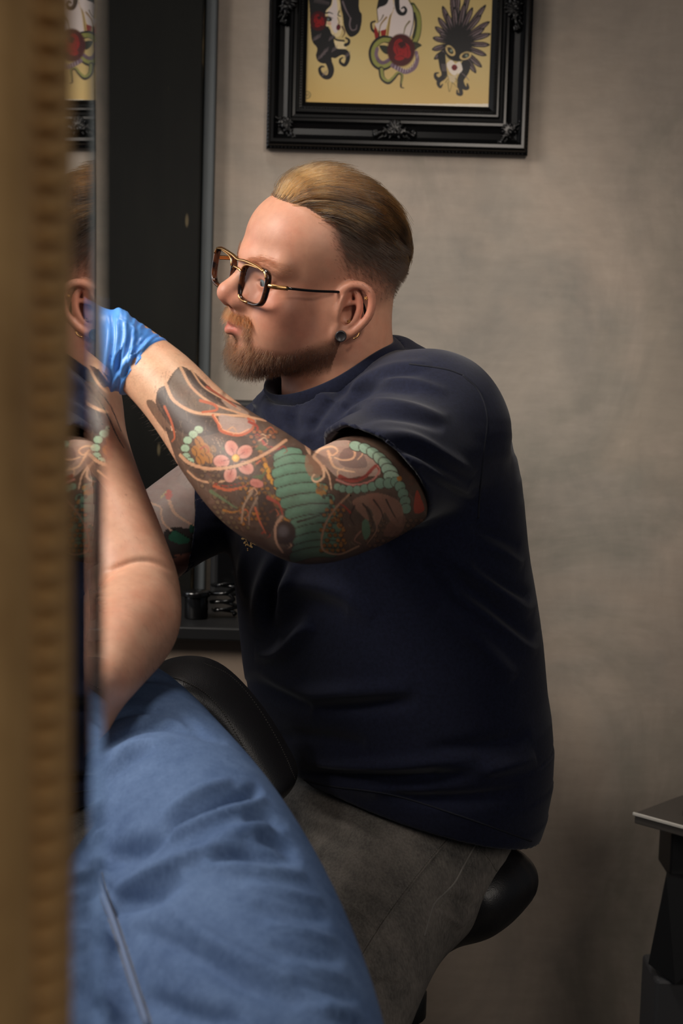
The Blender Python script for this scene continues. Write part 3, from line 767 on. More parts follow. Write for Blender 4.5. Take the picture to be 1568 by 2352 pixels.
Mb = Matrix(((nrmv[0] * .0062, sk[0] * .0125, UPV[0] * .0031), (nrmv[1] * .0062, sk[1] * .0125, UPV[1] * .0031), (nrmv[2] * .0062, sk[2] * .0125, UPV[2] * .0031))).to_4x4()
bmesh.ops.transform(bt, matrix=Mb, verts=bt.verts)
bme = bpy.data.meshes.new('bead'); bt.to_mesh(bme); bt.free(); bme.materials.append(m_gilt); bme.polygons.foreach_set('use_smooth', [True] * len(bme.polygons))
nb_ = 64
for k in range(nb_):
    o = bpy.data.objects.new('bead', bme); COL.objects.link(o); o.parent = mr
    o.matrix_parent_inverse = Matrix.Translation(-mr.location)
    o.location = Vector(mplane(.388, 0.0006, -0.21 + k * 0.0075))
extrude('mirror_glass', [(.436, -.004), (.436, 0.0), (.4875, 0.0), (.4875, -.004)], m_mir, h0 + .002, h1, mr)
extrude('backing_board', [(.33, -.014), (.33, -.0121), (.4875, -.0045), (.4875, -.012)], m_blk, h0, h1, mr)
def cpt(px, Y, h): return CAM + FWD * Y + RGT * (px - CX) / F_PX * Y + UPV * h
tri = [(210, .512), (238, .512), (238, .51285)]
bm = bmesh.new(); A_ = [bm.verts.new(cpt(x, y, h0 + .01)) for x, y in tri]; B_ = [bm.verts.new(cpt(x, y, h1)) for x, y in tri]
for i in range(3): bm.faces.new((A_[i], A_[(i + 1) % 3], B_[(i + 1) % 3], B_[i]))
bm.faces.new(A_); bm.faces.new(B_[::-1]); o = bm_obj('bevelled_edge', bm, m_glass, mr); o['label'] = 'clear bevelled glass edge'
# ================================================================== the tattoo artist
HY = 1.68                                                         # distance of the head
HS = 0.948
HM = np.array([[-0.8759, 0.4491, 0.1762], [-0.4799, -0.8488, -0.2218], [0.0499, -0.2788, 0.9590]])   # face direction, left, up
HT = at(728, 667, HY)
def hw(p): return HS * (np.asarray(p, float) @ HM.T) + HT          # head frame -> room
def hl(P): return ((P - HT) @ HM) / HS
def head_ops(glasses=True):
    o = []
    def E_(c, r, k=.012, mode='u', mir=False, ang=None):
        M = None
        if ang is not None:
            ax, an = ang; M = np.array(Matrix.Rotation(an, 3, ax))
        o.append(ell(c, r, M, k, mode))
        if mir:
            M2 = None
            if ang is not None: M2 = np.array(Matrix.Rotation(-an if ax in 'XZ' else an, 3, ax))
            o.append(ell((c[0], -c[1], c[2]), r, M2, k, mode))
    def R_(a, b, ra, rb=None, k=.01, mode='u', mir=False):
        o.append(rc(a, b, ra, rb, k, mode))
        if mir: o.append(rc((a[0], -a[1], a[2]), (b[0], -b[1], b[2]), ra, rb, k, mode))
    E_((-.003, 0, .050), (.0935, .076, .078))                       # skull
    E_((-.030, 0, .028), (.060, .066, .058), .03)
    E_((.045, 0, .055), (.052, .062, .054), .03)                   # forehead
    E_((.044, 0, -.012), (.056, .061, .055), .03)                  # middle of the face
    E_((.034, 0, -.058), (.056, .056, .044), .03)                  # jaw
    R_((.002, .058, -.048), (.070, .020, -.089), .017, .015, .03, mir=True)
    R_((.004, .062, -.01), (.002, .058, -.048), .016, .016, .03, mir=True)
    E_((.0775, 0, -.091), (.018, .023, .017), .022)                 # chin
    E_((.066, .045, -.016), (.022, .022, .016), .022, mir=True)    # cheek bones
    E_((.056, .038, -.045), (.032, .026, .034), .025, mir=True)    # cheeks
    R_((.0905, .010, .030), (.076, .046, .033), .0125, .011, .016, mir=True)   # brow
    E_((.086, 0, .030), (.016, .018, .016), .016)
    E_((.106, .034, .009), (.019, .020, .0125), .014, 's', mir=True)           # sockets
    E_((.0795, .0325, .0085), (.0142, .0150, .0142), .004, mir=True)           # lids
    E_((.0935, .0325, .0080), (.0062, .0118, .0040), .0015, 's', mir=True)     # lid opening
    R_((.093, .020, .0155), (.084, .046, .0150), .0032, .0028, .004, mir=True) # lid fold
    # nose
    R_((.0935, 0, .018), (.1165, 0, -.011), .0098, .0105, .010)
    R_((.080, .011, .012), (.098, .012, -.022), .012, .0115, .012, mir=True)
    E_((.1185, 0, -.0165), (.0112, .0115, .0105), .010)
    E_((.1065, .0125, -.0225), (.0115, .0078, .0085), .008, mir=True)
    E_((.110, 0, -.0265), (.010, .0045, .006), .006)
    E_((.1115, .0068, -.0315), (.0062, .0034, .0050), .003, 's', mir=True)
    R_((.0985, .0195, -.016), (.094, .0205, -.031), .0016, .0014, .004, 's', mir=True)
    # mouth
    E_((.080, 0, -.052), (.028, .031, .024), .016)
    R_((.1058, .004, -.0465), (.0925, .022, -.0522), .0056, .0030, .005, mir=True)
    R_((.1050, .000, -.0605), (.0925, .021, -.0545), .0066, .0030, .005, mir=True)
    R_((.1138, 0, -.0535), (.0970, .0225, -.0533), .0011, .0011, .003, 's', mir=True)
    R_((.115, 0, -.034), (.1125, 0, -.042), .0022, .0024, .004, 's')
    R_((.104, -.012, -.0745), (.104, .012, -.0745), .006, .006, .012, 's')
    # ears
    for sgn in (1, -1):
        def e(x, z, out=0.0): return (x + .006, sgn * (.0715 + max(-x + .004, 0) * .50 + out), z * 1.04 - .0065)
        eo = []
        hel = [(.002, .002, -.003), (.003, .013, .0), (.001, .024, .003), (-.007, .032, .004), (-.018, .034, .005), (-.028, .028, .005), (-.032, .015, .005), (-.031, .001, .005), (-.025, -.012, .004), (-.017, -.022, .004), (-.011, -.028, .003), (-.005, -.033, .003)]
        hp = catmull([e(*q) for q in hel], 26)
        R = np.array(Matrix.Rotation(sgn * .463, 3, 'Z'))
        o.append(ell(e(-.013, .004, -.006), (.021, .006, .031), R, .006))
        o.append(ell(e(-.012, .004, .004), (.017, .0065, .027), R, .004, 's'))      # scapha hollow
        for a_, b_ in zip(hp, hp[1:]): o.append(rc(a_, b_, .0040, .0040, .004))
        ah = catmull([e(*q) for q in [(-.014, .026, .0), (-.020, .016, .001), (-.0215, .004, .002), (-.018, -.008, .002), (-.010, -.016, .002), (-.002, -.0165, .001)]], 14)
        for a_, b_ in zip(ah, ah[1:]): o.append(rc(a_, b_, .0032, .0032, .004))
        R_2 = rc(e(-.014, .012, 0), e(-.004, .006, -.002), .003, .003, .004); o.append(R_2)
        o.append(ell(e(-.009, -.004, .001), (.0085, .008, .0105), R, .003, 's'))
        o.append(ell(e(.003, -.003, .003), (.0048, .0040, .0075), None, .005))          # tragus
        o.append(ell(e(-.003, -.0265, .003), (.0115, .0046, .0125), R, .006)); o.append(rc(e(-.010, -.022, .003), e(-.004, -.027, .003), .0048, .0055, .006))
    return o
# neck in room coordinates
def wneck():
    lt = np.array((.47, -.88, 0))
    return loft([(at(796, 690, 1.70), lt, .046, .050), (at(779, 760, 1.70), lt, .050, .052), (at(776, 820, 1.70), lt, .054, .057), (at(788, 890, 1.71), lt, .062, .064), (at(800, 960, 1.72), lt, .078, .070), (at(815, 1040, 1.74), lt, .10, .08)], 14, .01)
def clav():
    return [rc(at(690, 880, 1.655), at(742, 800, 1.64), .010, .008, .02)]
art_head = [local(o, HM, HT, HS) for o in head_ops()]
neck_ops = wneck()
for q in neck_ops: q.k = .02
hv, hf = polygonize(art_head + neck_ops, 0.0014, relax=1)

# --- arms
LAT = np.array((.47, -.88, 0.0)); FWDT = np.array((-.88, -.47, 0.0))
S1, E1, W1 = at(1012, 1012, 1.60), at(700, 1178, 1.335), at(318, 835, 1.468)
Z1 = (0, 0, 1.0)
arm1 = loft([(S1, Z1, .062, .062), (at(868, 1108, 1.475), Z1, .0560, .056), (at(778, 1152, 1.40), Z1, .0510, .052), (at(712, 1176, 1.345), Z1, .0462, .048)], 14, .012)
arm1 += loft([(at(700, 1174, 1.337), Z1, .0455, .046), (at(624, 1126, 1.347), Z1, .0480, .047), (at(570, 1084, 1.365), Z1, .0466, .046), (at(510, 1028, 1.39), Z1, .0405, .042), (at(450, 962, 1.415), Z1, .0340, .0365), (at(384, 886, 1.44), Z1, .0308, .034), (at(326, 834, 1.460), Z1, .0286, .032), (at(262, 786, 1.462), Z1, .0275, .031)], 28, .010)
arm1 = [ell(at(690, 1213, 1.33), (.031, .034, .029), k=0)] + arm1
arm1[1].k = arm1[2].k = .016
S2, E2, W2 = at(640, 1036, 1.90), at(300, 1270, 1.70), at(120, 1060, 1.65)
arm2 = loft([(S2, (0, 0, 1.0), .060, .06), (S2 * .5 + E2 * .5, (0, 0, 1), .0545, .052), (E2, (0, 0, 1), .047, .045)], 12, .012)
arm2 += loft([(E2, (0, 0, 1.0), .045, .045), (E2 * .5 + W2 * .5, (0, 1.0, 0.3), .043, .042), (W2, (0, 1, .3), .030, .027)], 10, .012)
arm2 += [ell(at(350, 1290, 1.71), (.035, .03, .02), k=.03)]
av, af = polygonize(arm1, 0.0011, relax=1)
bv, bf = polygonize(arm2, 0.0020, relax=1)

# --- torso and legs under the clothes
LV = [(2010, 665, 1208), (1900, 636, 1230), (1800, 606, 1258), (1700, 582, 1263), (1600, 561, 1248), (1500, 545, 1238), (1400, 536, 1223), (1300, 527, 1205), (1200, 521, 1194), (1100, 526, 1184), (1020, 545, 1166), (960, 580, 1140), (920, 650, 1095), (895, 740, 1030)]
TY = 1.74
def torso(shrink=0.0, ya=None, n=24, yb=9999):
    st_ = []
    for (y, l, r) in LV:
        if (ya is not None and y < ya) or y > yb: continue
        e_ = (r - l) / 2 / ppm(TY) - shrink; k_ = e_ / .183
        st_.append((at((l + r) / 2, y, TY), LAT, .225 * k_, .170 * k_))
    return loft(st_, n, .0, cap=.03)
tv, tf = polygonize(torso(.03, n=18, yb=1720) + wneck() + [rc(S1, S2, .055, .055, .03)] + arm2[:3] + arm1[:3], 0.0055, relax=1)
bvs = [hv, av, bv, tv]; off = np.cumsum([0] + [len(q) for q in bvs])
BV = np.concatenate(bvs); BF = np.concatenate([f + o_ for f, o_ in zip((hf, af, bf, tf), off)])
# --- t-shirt: one hollow skin, open at neck, cuffs and hem
def sleeve(S, E, t1, r0, r1, c, n):
    n = np.asarray(n, float) / np.linalg.norm(n)
    base = rc(S, S + (E - S) * t1, r0, r1)
    return Op('u', lambda P: np.maximum(base.fn(P), (P - c) @ n), base.lo, base.hi, .03)
CUP1, CUN1 = at(866, 1110, 1.475), RGT * -.57 - UPV * .82 - FWD * .42
CUP2, CUN2 = at(424, 1176, 1.76), RGT * -.88 - UPV * -.10 - FWD * .30
CU1, CU2 = .455, .60
CUN = (E1 - S1) / np.linalg.norm(E1 - S1)
neck_c = (at(893, 768, 1.73) + at(698, 944, 1.655)) / 2
nb_, nf_, nn_ = at(893, 766, 1.73), at(695, 946, 1.655), at(838, 815, 1.642)
nax = np.cross(nf_ - nb_, nn_ - nb_); nax /= np.linalg.norm(nax); nax *= np.sign(nax[2])
fdir = (nf_ - nb_) / np.linalg.norm(nf_ - nb_); ldir = np.cross(nax, fdir)
NM = np.stack([fdir, ldir, nax], 1)
shirt_body = torso() + [rc(at(905, 846, 1.745), at(1025, 950, 1.72), .040, .058, .045), rc(at(870, 875, 1.69), at(990, 960, 1.61), .034, .060, .045), rc(S2, at(740, 930, 1.80), .062, .045, .045),
    rc(at(690, 1022, 1.69), at(860, 945, 1.72), .045, .05, .045)]
hp0, hp1 = at(700, 1803, 1.60), at(1222, 1900, 1.72)
hv_ = (hp1 - hp0) / np.linalg.norm(hp1 - hp0); hside = np.array((.10, -.96, .03)); hn = np.cross(hv_, hside); hn *= -np.sign(hn[2])
shirt_ops = shirt_body + [sleeve(S1, E1, .80, .071, .0620, CUP1, CUN1), ell(at(990, 950, 1.62), (.070, .080, .068), k=.04), sleeve(S2, E2, .85, .066, .0585, CUP2, CUN2)]
shirt_surf = list(shirt_ops)
shirt_ops += [halfspace(hp0, hn)]
def inner(mode_ops):
    return mode_ops
shirt_ops += [Op('s', (lambda f: f)(local(ell((0, 0, .0), (.119, .096, .30)), NM, neck_c + nax * .22).fn), neck_c - .3, neck_c + .3, .004)]
shirt_ops += [Op('s', rc(S1 + (E1 - S1) * .30, S1 + (E1 - S1) * 1.0,   .0580, .0580).fn, np.minimum(S1, E1) - .1, np.maximum(S1, E1) + .1, 0.0),
              Op('s', rc(S2 + (E2 - S2) * .5, S2 + (E2 - S2) * 1.0, .0545, .0545).fn, np.minimum(S2, E2) - .1, np.maximum(S2, E2) + .1, 0.0)]
low = loft([(at((l + r) / 2, y, TY), LAT, .225 * ((r - l) / 2 / ppm(TY) - .012) / .183, .170 * ((r - l) / 2 / ppm(TY) - .012) / .183) for y, l, r in [(2060, 660, 1235)] + LV[:4]], 14, .002)
for q in low: q.mode = 's'; q.k = 0.0
shirt_ops += low
sv, sf = polygonize(shirt_ops, 0.0028, relax=2)

SX, SY = proj(sv); sn = normals(sv, sf)
FC = np.clip(-(sn @ FWD) * 3 + .6, 0, 1)
dsp = np.zeros(len(sv))
WK, AK = 1.25, 1.7
def F(pts, w, a, w2=None):
    global dsp
    dsp += fold(SX, SY, pts, w * WK, a * .001 * AK, w2)
# sleeve and shoulder folds
F([(745, 1005), (830, 935), (930, 935), (1030, 965)], 9, 4.0); F([(760, 1020), (850, 955), (930, 955), (1020, 985)], 10, -4.0)
F([(800, 900), (860, 875), (950, 880), (1030, 900)], 9, 2.6); F([(790, 925), (870, 893), (960, 902)], 9, -2.6)
F([(770, 960), (830, 880), (900, 845), (990, 835)], 9, 3.0); F([(765, 985), (835, 900), (900, 862), (980, 855)], 8, -2.6)
F([(860, 995), (940, 1005), (1010, 1040), (1090, 1090)], 10, 3.5); F([(850, 1010), (940, 1030), (1010, 1065), (1080, 1110)], 11, -4.5)
F([(930, 1040), (1000, 1090), (1090, 1140)], 10, 3.0); F([(960, 1075), (1010, 1110), (1100, 1165)], 10, -3.5)
F([(690, 905), (672, 960), (690, 1010)], 12, -3); F([(620, 890), (610, 950), (640, 1000)], 9, 2.6); F([(590, 910), (580, 960), (600, 1010)], 8, -2); F([(650, 985), (700, 1000), (760, 985)], 11, 2.5)
F([(735, 1010), (720, 980), (760, 920), (810, 880)], 9, -3.0)
# chest, waist
F([(630, 1265), (600, 1360), (590, 1470)], 13, 5); F([(680, 1290), (650, 1370), (625, 1440)], 12, 4); F([(655, 1280), (628, 1370), (606, 1440)], 10, -4)
F([(590, 1475), (640, 1430), (700, 1390), (800, 1400)], 26, -5); F([(585, 1500), (640, 1500), (690, 1450), (715, 1430)], 14, 6); F([(610, 1350), (700, 1345), (790, 1370), (860, 1420)], 20, 4)
F([(560, 1262), (556, 1320), (566, 1380)], 8, 3)
F([(565, 1555), (620, 1590), (720, 1625)], 15, -6); F([(600, 1540), (700, 1592), (800, 1592), (950, 1580)], 18, 4.5); F([(720, 1625), (830, 1622), (960, 1610)], 15, -5)
F([(640, 1690), (720, 1695), (840, 1710)], 14, -4); F([(690, 1750), (800, 1757), (930, 1755), (1100, 1735)], 13, 6); F([(690, 1775), (800, 1790), (960, 1790), (1120, 1768)], 12, -8)
F([(690, 1800), (790, 1800), (880, 1812), (1000, 1820)], 12, 3.5); F([(870, 1815), (960, 1835), (1080, 1835), (1200, 1815)], 14, -5.5); F([(1000, 1780), (1130, 1765), (1230, 1740)], 14, 4.5); F([(980, 1725), (1100, 1715), (1220, 1690)], 16, -4)
# back folds
F([(1010, 1270), (1110, 1330), (1220, 1410)], 14, 5.5); F([(1040, 1330), (1130, 1390), (1225, 1470)], 13, -5); F([(1010, 1400), (1100, 1480), (1180, 1560)], 16, 5); F([(1030, 1355), (1120, 1420), (1232, 1500)], 10, 4); F([(1100, 1250), (1150, 1270), (1200, 1300)], 10, 4); F([(1080, 1210), (1140, 1230), (1195, 1255)], 10, -4)
F([(1080, 1300), (1150, 1340), (1215, 1375)], 11, -5); F([(960, 1280), (1000, 1340), (1060, 1420)], 14, -3)
sv2 = sv + sn * (dsp * FC)[:, None]; sv2 = smooth_v(sv2, sf, .4)
WK, AK = 1.1, 1.3
cl = noise
m_shirt = mat('navy_cotton', rough=0.88, spec=0.15)
bsdf(m_shirt).inputs['Sheen Weight'].default_value = 0.12
nn = noise(m_shirt, 260.0, 3, .7); L(m_shirt, ramp(m_shirt, nn, [(0.3, srgb(17, 20, 37)), (0.7, srgb(25, 29, 50))]), bsdf(m_shirt).inputs['Base Color'])
bump(m_shirt, nn, 0.25, 0.0006)
# --- trousers
m_grey = mat('faded_black_denim', rough=0.85, spec=0.2)
n1 = noise(m_grey, 420.0, 2, .6, stretch=(1, 1, .35)); n2 = noise(m_grey, 16.0, 5, .65)
L(m_grey, mixc(m_grey, .55, ramp(m_grey, n1, [(0.3, srgb(70, 68, 66)), (0.7, srgb(128, 123, 117))]), ramp(m_grey, n2, [(0.32, srgb(64, 62, 60)), (0.6, srgb(132, 124, 116))])), bsdf(m_grey).inputs['Base Color'])
bump(m_grey, n1, .3, .0006)
def leg(hip, mid, knee, ank, r):
    return loft([(hip, LAT, r[0], r[0]), (mid, LAT, r[1], r[1]), (knee, LAT, r[2], r[2])], 14, .02) + loft([(knee, LAT, r[2] * .96, r[2] * .96), (knee * .5 + ank * .5, LAT, r[3], r[3]), (ank, LAT, r[4], r[4])], 10, .02)
K1 = at(735, 2350, 1.44); A1 = np.array((K1[0] + .08, 1.43, .10)); K2 = at(600, 2240, 1.80); A2 = np.array((K2[0] - .12, 1.86, .10))
pant_ops = leg(at(965, 1958, 1.67), at(842, 2092, 1.57), K1, A1, (.099, .090, .080, .066, .056)) + leg(at(850, 1960, 1.84), at(730, 2080, 1.84), K2, A2, (.112, .1, .08, .066, .056))
pant_ops += [ell(at(985, 1905, 1.74), (.102, .150, .085), k=.04), ell(at(860, 1850, 1.72), (.155, .15, .095), k=.04)]
pv, pf_ = polygonize(pant_ops, 0.0038, relax=2)
PX, PY = proj(pv); pn = normals(pv, pf_); dsp = np.zeros(len(pv)); SX, SY = PX, PY
for i_ in range(7): F([(700 + 16 * i_, 1880 + 34 * i_), (800 + 10 * i_, 1905 + 40 * i_), (900, 1950 + 44 * i_)], 10, 2.4 * (-1) ** i_)
F([(1000, 2090), (1040, 2110), (1060, 2130)], 9, 5); F([(1010, 2060), (1050, 2070), (1090, 2090)], 10, -3.5); F([(860, 2260), (910, 2265), (940, 2270)], 10, 4); F([(800, 2230), (850, 2240), (920, 2225)], 12, -3)
pv2 = pv + pn * (dsp * np.clip(-(pn @ FWD) * 3 + .6, 0, 1))[:, None]
# --- shoes
def shoe(a, yaw):
    f = np.array((-math.cos(yaw), -math.sin(yaw), 0)); l = np.array((math.sin(yaw), -math.cos(yaw), 0))
    ops = loft([(a - f * .06 + np.array((0, 0, -.055)), l, .036, .040), (a + f * .03 + np.array((0, 0, -.055)), l, .040, .040), (a + f * .12 + np.array((0, 0, -.066)), l, .046, .030), (a + f * .19 + np.array((0, 0, -.070)), l, .040, .024)], 12, .02)
    return ops + [rc(a + np.array((0, 0, .03)), a + np.array((0, 0, -.04)), .05, .05, .03), halfspace((0, 0, .004), (0, 0, -1))]
# --- hands (local: x to the fingers, y to the thumb, z out of the back)
def hand_ops(W, X, Z, curl=.6, mir=1, fat=1.0, spread=.06, s=1.0):
    X = np.asarray(X, float); X /= np.linalg.norm(X); Z = np.asarray(Z, float); Z = Z - X * (Z @ X); Z /= np.linalg.norm(Z); Y = np.cross(Z, X) * mir
    M = np.stack([X, Y, Z], 1)
    q = lambda x, y, z: W + s * (M @ np.array((x, y, z)))
    ops = loft([(q(0, 0, 0), Y, .028 * s * fat, .021 * s * fat), (q(.03, .002, .002), Y, .034 * s * fat, .019 * s * fat), (q(.065, .001, .003), Y, .041 * s * fat, .0175 * s * fat), (q(.090, 0, .002), Y, .041 * s * fat, .0145 * s * fat)], 10, .008, cap=.012)
    for k, (y, ln, r, x0) in enumerate([(.029, .072, .0090, .090), (.0095, .080, .0094, .095), (-.010, .074, .0088, .092), (-.0285, .058, .0078, .085)]):
        p = np.array((x0 - .012, y, .001)); a = curl * .45 + .06 * k; pts = [p.copy()]; an = 0.0
        for sg, (f, c) in enumerate(((.47, a), (.29, curl * 1.0), (.24, curl * .8))):
            an += c; p = p + (ln * f + (.012 if sg == 0 else 0)) * np.array((math.cos(an), spread * (1.5 - k) * (1 if sg == 0 else .3), -math.sin(an))); pts.append(p.copy())
        for j in range(3): ops.append(rc(q(*pts[j]), q(*pts[j + 1]), r * s * fat * (1.08 - .09 * j), r * s * fat * (.99 - .09 * j), .004))
    th = [(.012, .022, -.006), (.045, .044, -.016), (.075, .050, -.026), (.098, .044, -.034)]
    for j, r in enumerate((.0145, .0108, .0094)): ops.append(rc(q(*th[j]), q(*th[j + 1]), r * s * fat, r * .9 * s * fat, .008 if j == 0 else .004))
    return ops
# --- near hand in its blue nitrile glove
G0 = at(326, 840, 1.466); Gd = at(170, 772, 1.475) - at(285, 806, 1.475)
glove1 = loft([(at(334, 847, 1.459), (0, 0, 1), .0312, .0350), (at(322, 836, 1.460), (0, 0, 1), .0315, .0350), (at(285, 808, 1.460), (0, 0, 1), .0335, .0340), (at(248, 796, 1.455), (0, 0, 1), .0405, .0310)], 12, .006, cap=.004)
glove1 += hand_ops(at(275, 802, 1.452), Gd + np.array((0, -.01, -.01)), (-.1, -.95, .3), curl=.75, mir=-1, fat=1.08, s=1.0)
gv, gf = polygonize(glove1, .0014, relax=1)
WK, AK = 1.0, 0.75
SX, SY = proj(gv); gn = normals(gv, gf); dsp = np.zeros(len(gv))
for x0, dx, a in ((248, 14, 1.6), (258, 16, -1.5), (266, 20, 1.8), (277, 20, -1.6), (285, 22, 1.9), (295, 22, -1.5), (303, 22, 1.6), (312, 20, -1.2)):
    F([(x0, 715 + .42 * (x0 - 240)), (x0 + dx * .2, 770), (x0 - 4, 830), (x0 - 8 + .1 * dx, 885)], 3.6, a)
F([(262, 726), (300, 750), (330, 772)], 4, 1.5)
F([(352, 772), (330, 800), (312, 840), (301, 893)], 4.5, 1.6); F([(340, 770), (318, 800), (302, 840), (292, 890)], 4, -1.2)
gv += gn * (dsp * np.clip(-(gn @ FWD) * 3 + .8, 0, 1))[:, None]
m_glove = mat('blue_nitrile', srgb(88, 152, 236), rough=0.36, spec=0.4)
bsdf(m_glove).inputs['Subsurface Weight'].default_value = 0.0
L(m_glove, ramp(m_glove, noise(m_glove, 30, 3), [(.3, srgb(80, 142, 226)), (.7, srgb(98, 162, 242))]), bsdf(m_glove).inputs['Base Color'])
glove2 = hand_ops(W2 + (W2 - E2) * .05, (W2 - E2) + np.array((-.05, -.02, -.02)), (.2, .2, 1), curl=.5, mir=1, fat=1.06)
g2v, g2f = polygonize(glove2, .0026, relax=1)

# --- pigment: skin tones and tattoos
SK = lin(208, 160, 134)
BC = np.tile(SK, (len(BV), 1))
o1, o2, o3 = off[1], off[2], off[3]
q = hl(hv); hn_ = normals(hv, hf)
hc = np.tile(lin(188, 138, 113), (len(hv), 1))
def blend(c, m_, col):
    m_ = np.clip(m_, 0, 1)[:, None]; return c * (1 - m_) + np.asarray(col) * m_
def blob(c, r): return np.exp(-(((q - np.array(c)) / np.array(r)) ** 2).sum(1))
ay = np.abs(q[:, 1])
for c, r, a in (((.12, 0, -.018), (.018, .02, .016), .55), ((.075, .05, -.02), (.03, .03, .022), .45), ((.075, -.05, -.02), (.03, .03, .022), .45), ((-.02, .085, .005), (.03, .022, .045), .5), ((.07, .03, .06), (.03, .03, .03), .2), ((.04, .06, -.03), (.04, .03, .04), .25)):
    hc = blend(hc, blob(c, r) * a, lin(196, 118, 98))
lip = np.exp(-((q[:, 2] + .0535) / .0085) ** 4) * np.exp(-(ay / .0225) ** 6) * (q[:, 0] > .09)
hc = blend(hc, lip * .75, lin(184, 98, 88))
# cropped sides and beard shadow on the skin
zb_top = np.interp(q[:, 0], [-.10, -.033, .010, .0415, .058, .080], [.074, .087, .092, .0966, .104, .104])
def fade(q):
    z, x = q[:, 2], q[:, 0]
    f = np.clip((z - .012 + .25 * (-x - .02)) / .055, 0, 1) * np.clip((.040 - .25 * np.clip(.09 - z, 0, 1) - x) / .022, 0, 1)
    return f * f * (3 - 2 * f)
fd_ = fade(q)
hc = blend(hc, fd_ * .92, lin(44, 33, 25))
def topm(q):
    ay = np.abs(q[:, 1]); zb = np.interp(q[:, 0], [-.10, -.033, .010, .0415, .058, .080], [.074, .087, .092, .0966, .104, .104])
    return (q[:, 2] > zb) & (q[:, 0] < .0785 - .40 * np.maximum(ay - .014, 0))
hc = blend(hc, topm(q) * .9, lin(60, 42, 28))
def beardm(q):
    x, z = q[:, 0], q[:, 2]; ay = np.abs(q[:, 1])
    zb = np.interp(x, [-.01, .0077, .0375, .0617, .085, .095, .105], [-.022, -.032, -.054, -.064, -.064, -.070, -.074])
    low_ = np.interp(x, [0, .03, .06, .11], [-.085, -.104, -.115, -.13])
    m1 = np.clip((zb - z) / .012, 0, 1) * np.clip((z - low_) / .012, 0, 1) * (x > .0)
    m2 = np.clip(1 - np.abs(z + .0405) / .0075, 0, 1) * (x > .085) * np.clip((.036 - ay) / .008, 0, 1)
    m3 = np.clip(1 - np.abs(ay - .031) / .008, 0, 1) * (x > .075) * (z < -.040) * (z > -.085)
    m4 = np.clip(1 - ay / .010, 0, 1) * (x > .09) * (z < -.066) * (z > -.085)
    lp = (np.abs(z + .0535) < .0085) & (ay < .0235) & (x > .088)
    nose_ = (z > -.0345)
    return np.maximum.reduce([m1, m2, m3, m4]) * ~lp * ~((nose_) & (x > .08))
bm_ = beardm(q)
hc = blend(hc, bm_ * .70, lin(70, 44, 28))
BC[:o1] = hc

# near arm: full sleeve
AX, AY = proj(av)
rs = np.random.default_rng(3)
A = Paint(AX, AY, lin(214, 170, 138))
w5 = lambda *p: [(300 + .4847 * a, 760 + .4847 * b) for a, b in p]
INK = lin(50, 45, 43); DK = lin(34, 32, 33); TAN = lin(196, 152, 118); MINT = lin(140, 168, 146); GRN = lin(94, 134, 112); AMB = lin(164, 110, 50); ORG = lin(178, 90, 60); RED_ = lin(150, 56, 46); PNK = lin(198, 138, 122); PALE = lin(164, 142, 132); BRN = lin(140, 102, 86)
A.poly(w5((236, 168), (330, 230), (450, 320), (600, 380), (770, 460), (850, 590), (860, 480), (1060, 440), (1300, 500), (1480, 640), (1600, 860), (1520, 1060), (1100, 1150), (700, 1130), (430, 980), (280, 760), (170, 480), (190, 470), (215, 480), (150, 400), (118, 325), (160, 262)), INK, .93)
A.poly(w5((75, 345), (110, 335), (180, 430), (190, 480), (150, 460)), INK, .8)
for _ in range(90):                                              # soft shading blots of the background wash
    x, y = rs.uniform(380, 980), rs.uniform(900, 1280)
    A.disc(x, y, rs.uniform(6, 18), rs.uniform(5, 12), [INK, DK, lin(92, 78, 70), lin(76, 66, 62)][rs.integers(4)], rs.uniform(0, 3), .45, f=.9)
for _ in range(200):                                             # mottled mid tones and hatching of the shaded ground
    x, y = rs.uniform(380, 985), rs.uniform(860, 1285); t_ = rs.uniform(0, 3.1)
    A.disc(x, y, rs.uniform(3, 11), rs.uniform(2, 5), [lin(104, 90, 80), lin(36, 33, 33), lin(84, 72, 66), lin(126, 106, 92), lin(96, 66, 54)][rs.integers(5)], t_, rs.uniform(.25, .6), f=.8)
for _ in range(420):
    x, y = rs.uniform(400, 985), rs.uniform(880, 1285); t_ = rs.uniform(.5, 1.6); l_ = rs.uniform(6, 20)
    A.line([(x, y), (x + l_ * .6 * math.cos(t_) + 2, y + l_ * .5 * math.sin(t_)), (x + l_ * math.cos(t_), y + l_ * math.sin(t_))], 1.6, DK if rs.random() < .62 else lin(128, 108, 92), .5, a=.65, sm=False)
A.poly(w5((122, 305), (162, 262), (205, 335), (300, 400), (430, 420), (440, 470), (330, 500), (250, 485), (185, 430)), DK, .92)
A.poly(w5((182, 255), (236, 178), (300, 270), (400, 350), (520, 385), (420, 392), (300, 380), (210, 330)), lin(104, 92, 82), .95)
A.poly(w5((262, 200), (292, 190), (380, 270), (470, 350), (400, 330), (320, 270)), DK, .85)
A.poly(w5((430, 330), (470, 335), (560, 390), (500, 392)), lin(150, 130, 116))
for _ in range(260):                                             # fine hair-like strokes
    x, y = rs.uniform(355, 540), rs.uniform(850, 1040); A.line([(x, y), (x + rs.uniform(-3, 5), y + 9), (x + rs.uniform(-2, 10), y + rs.uniform(14, 24))], .8, lin(150, 128, 104) if rs.random() < .45 else DK, .4, a=.5, sm=False)
A.line(w5((165, 250), (205, 330), (300, 385), (420, 397), (540, 405), (640, 425)), 8, TAN, 5); A.line(w5((236, 172), (290, 268), (380, 340), (500, 385), (560, 402)), 6.5, TAN, 3.5); A.line(w5((288, 186), (345, 265), (440, 325), (520, 375)), 4, TAN, 2)
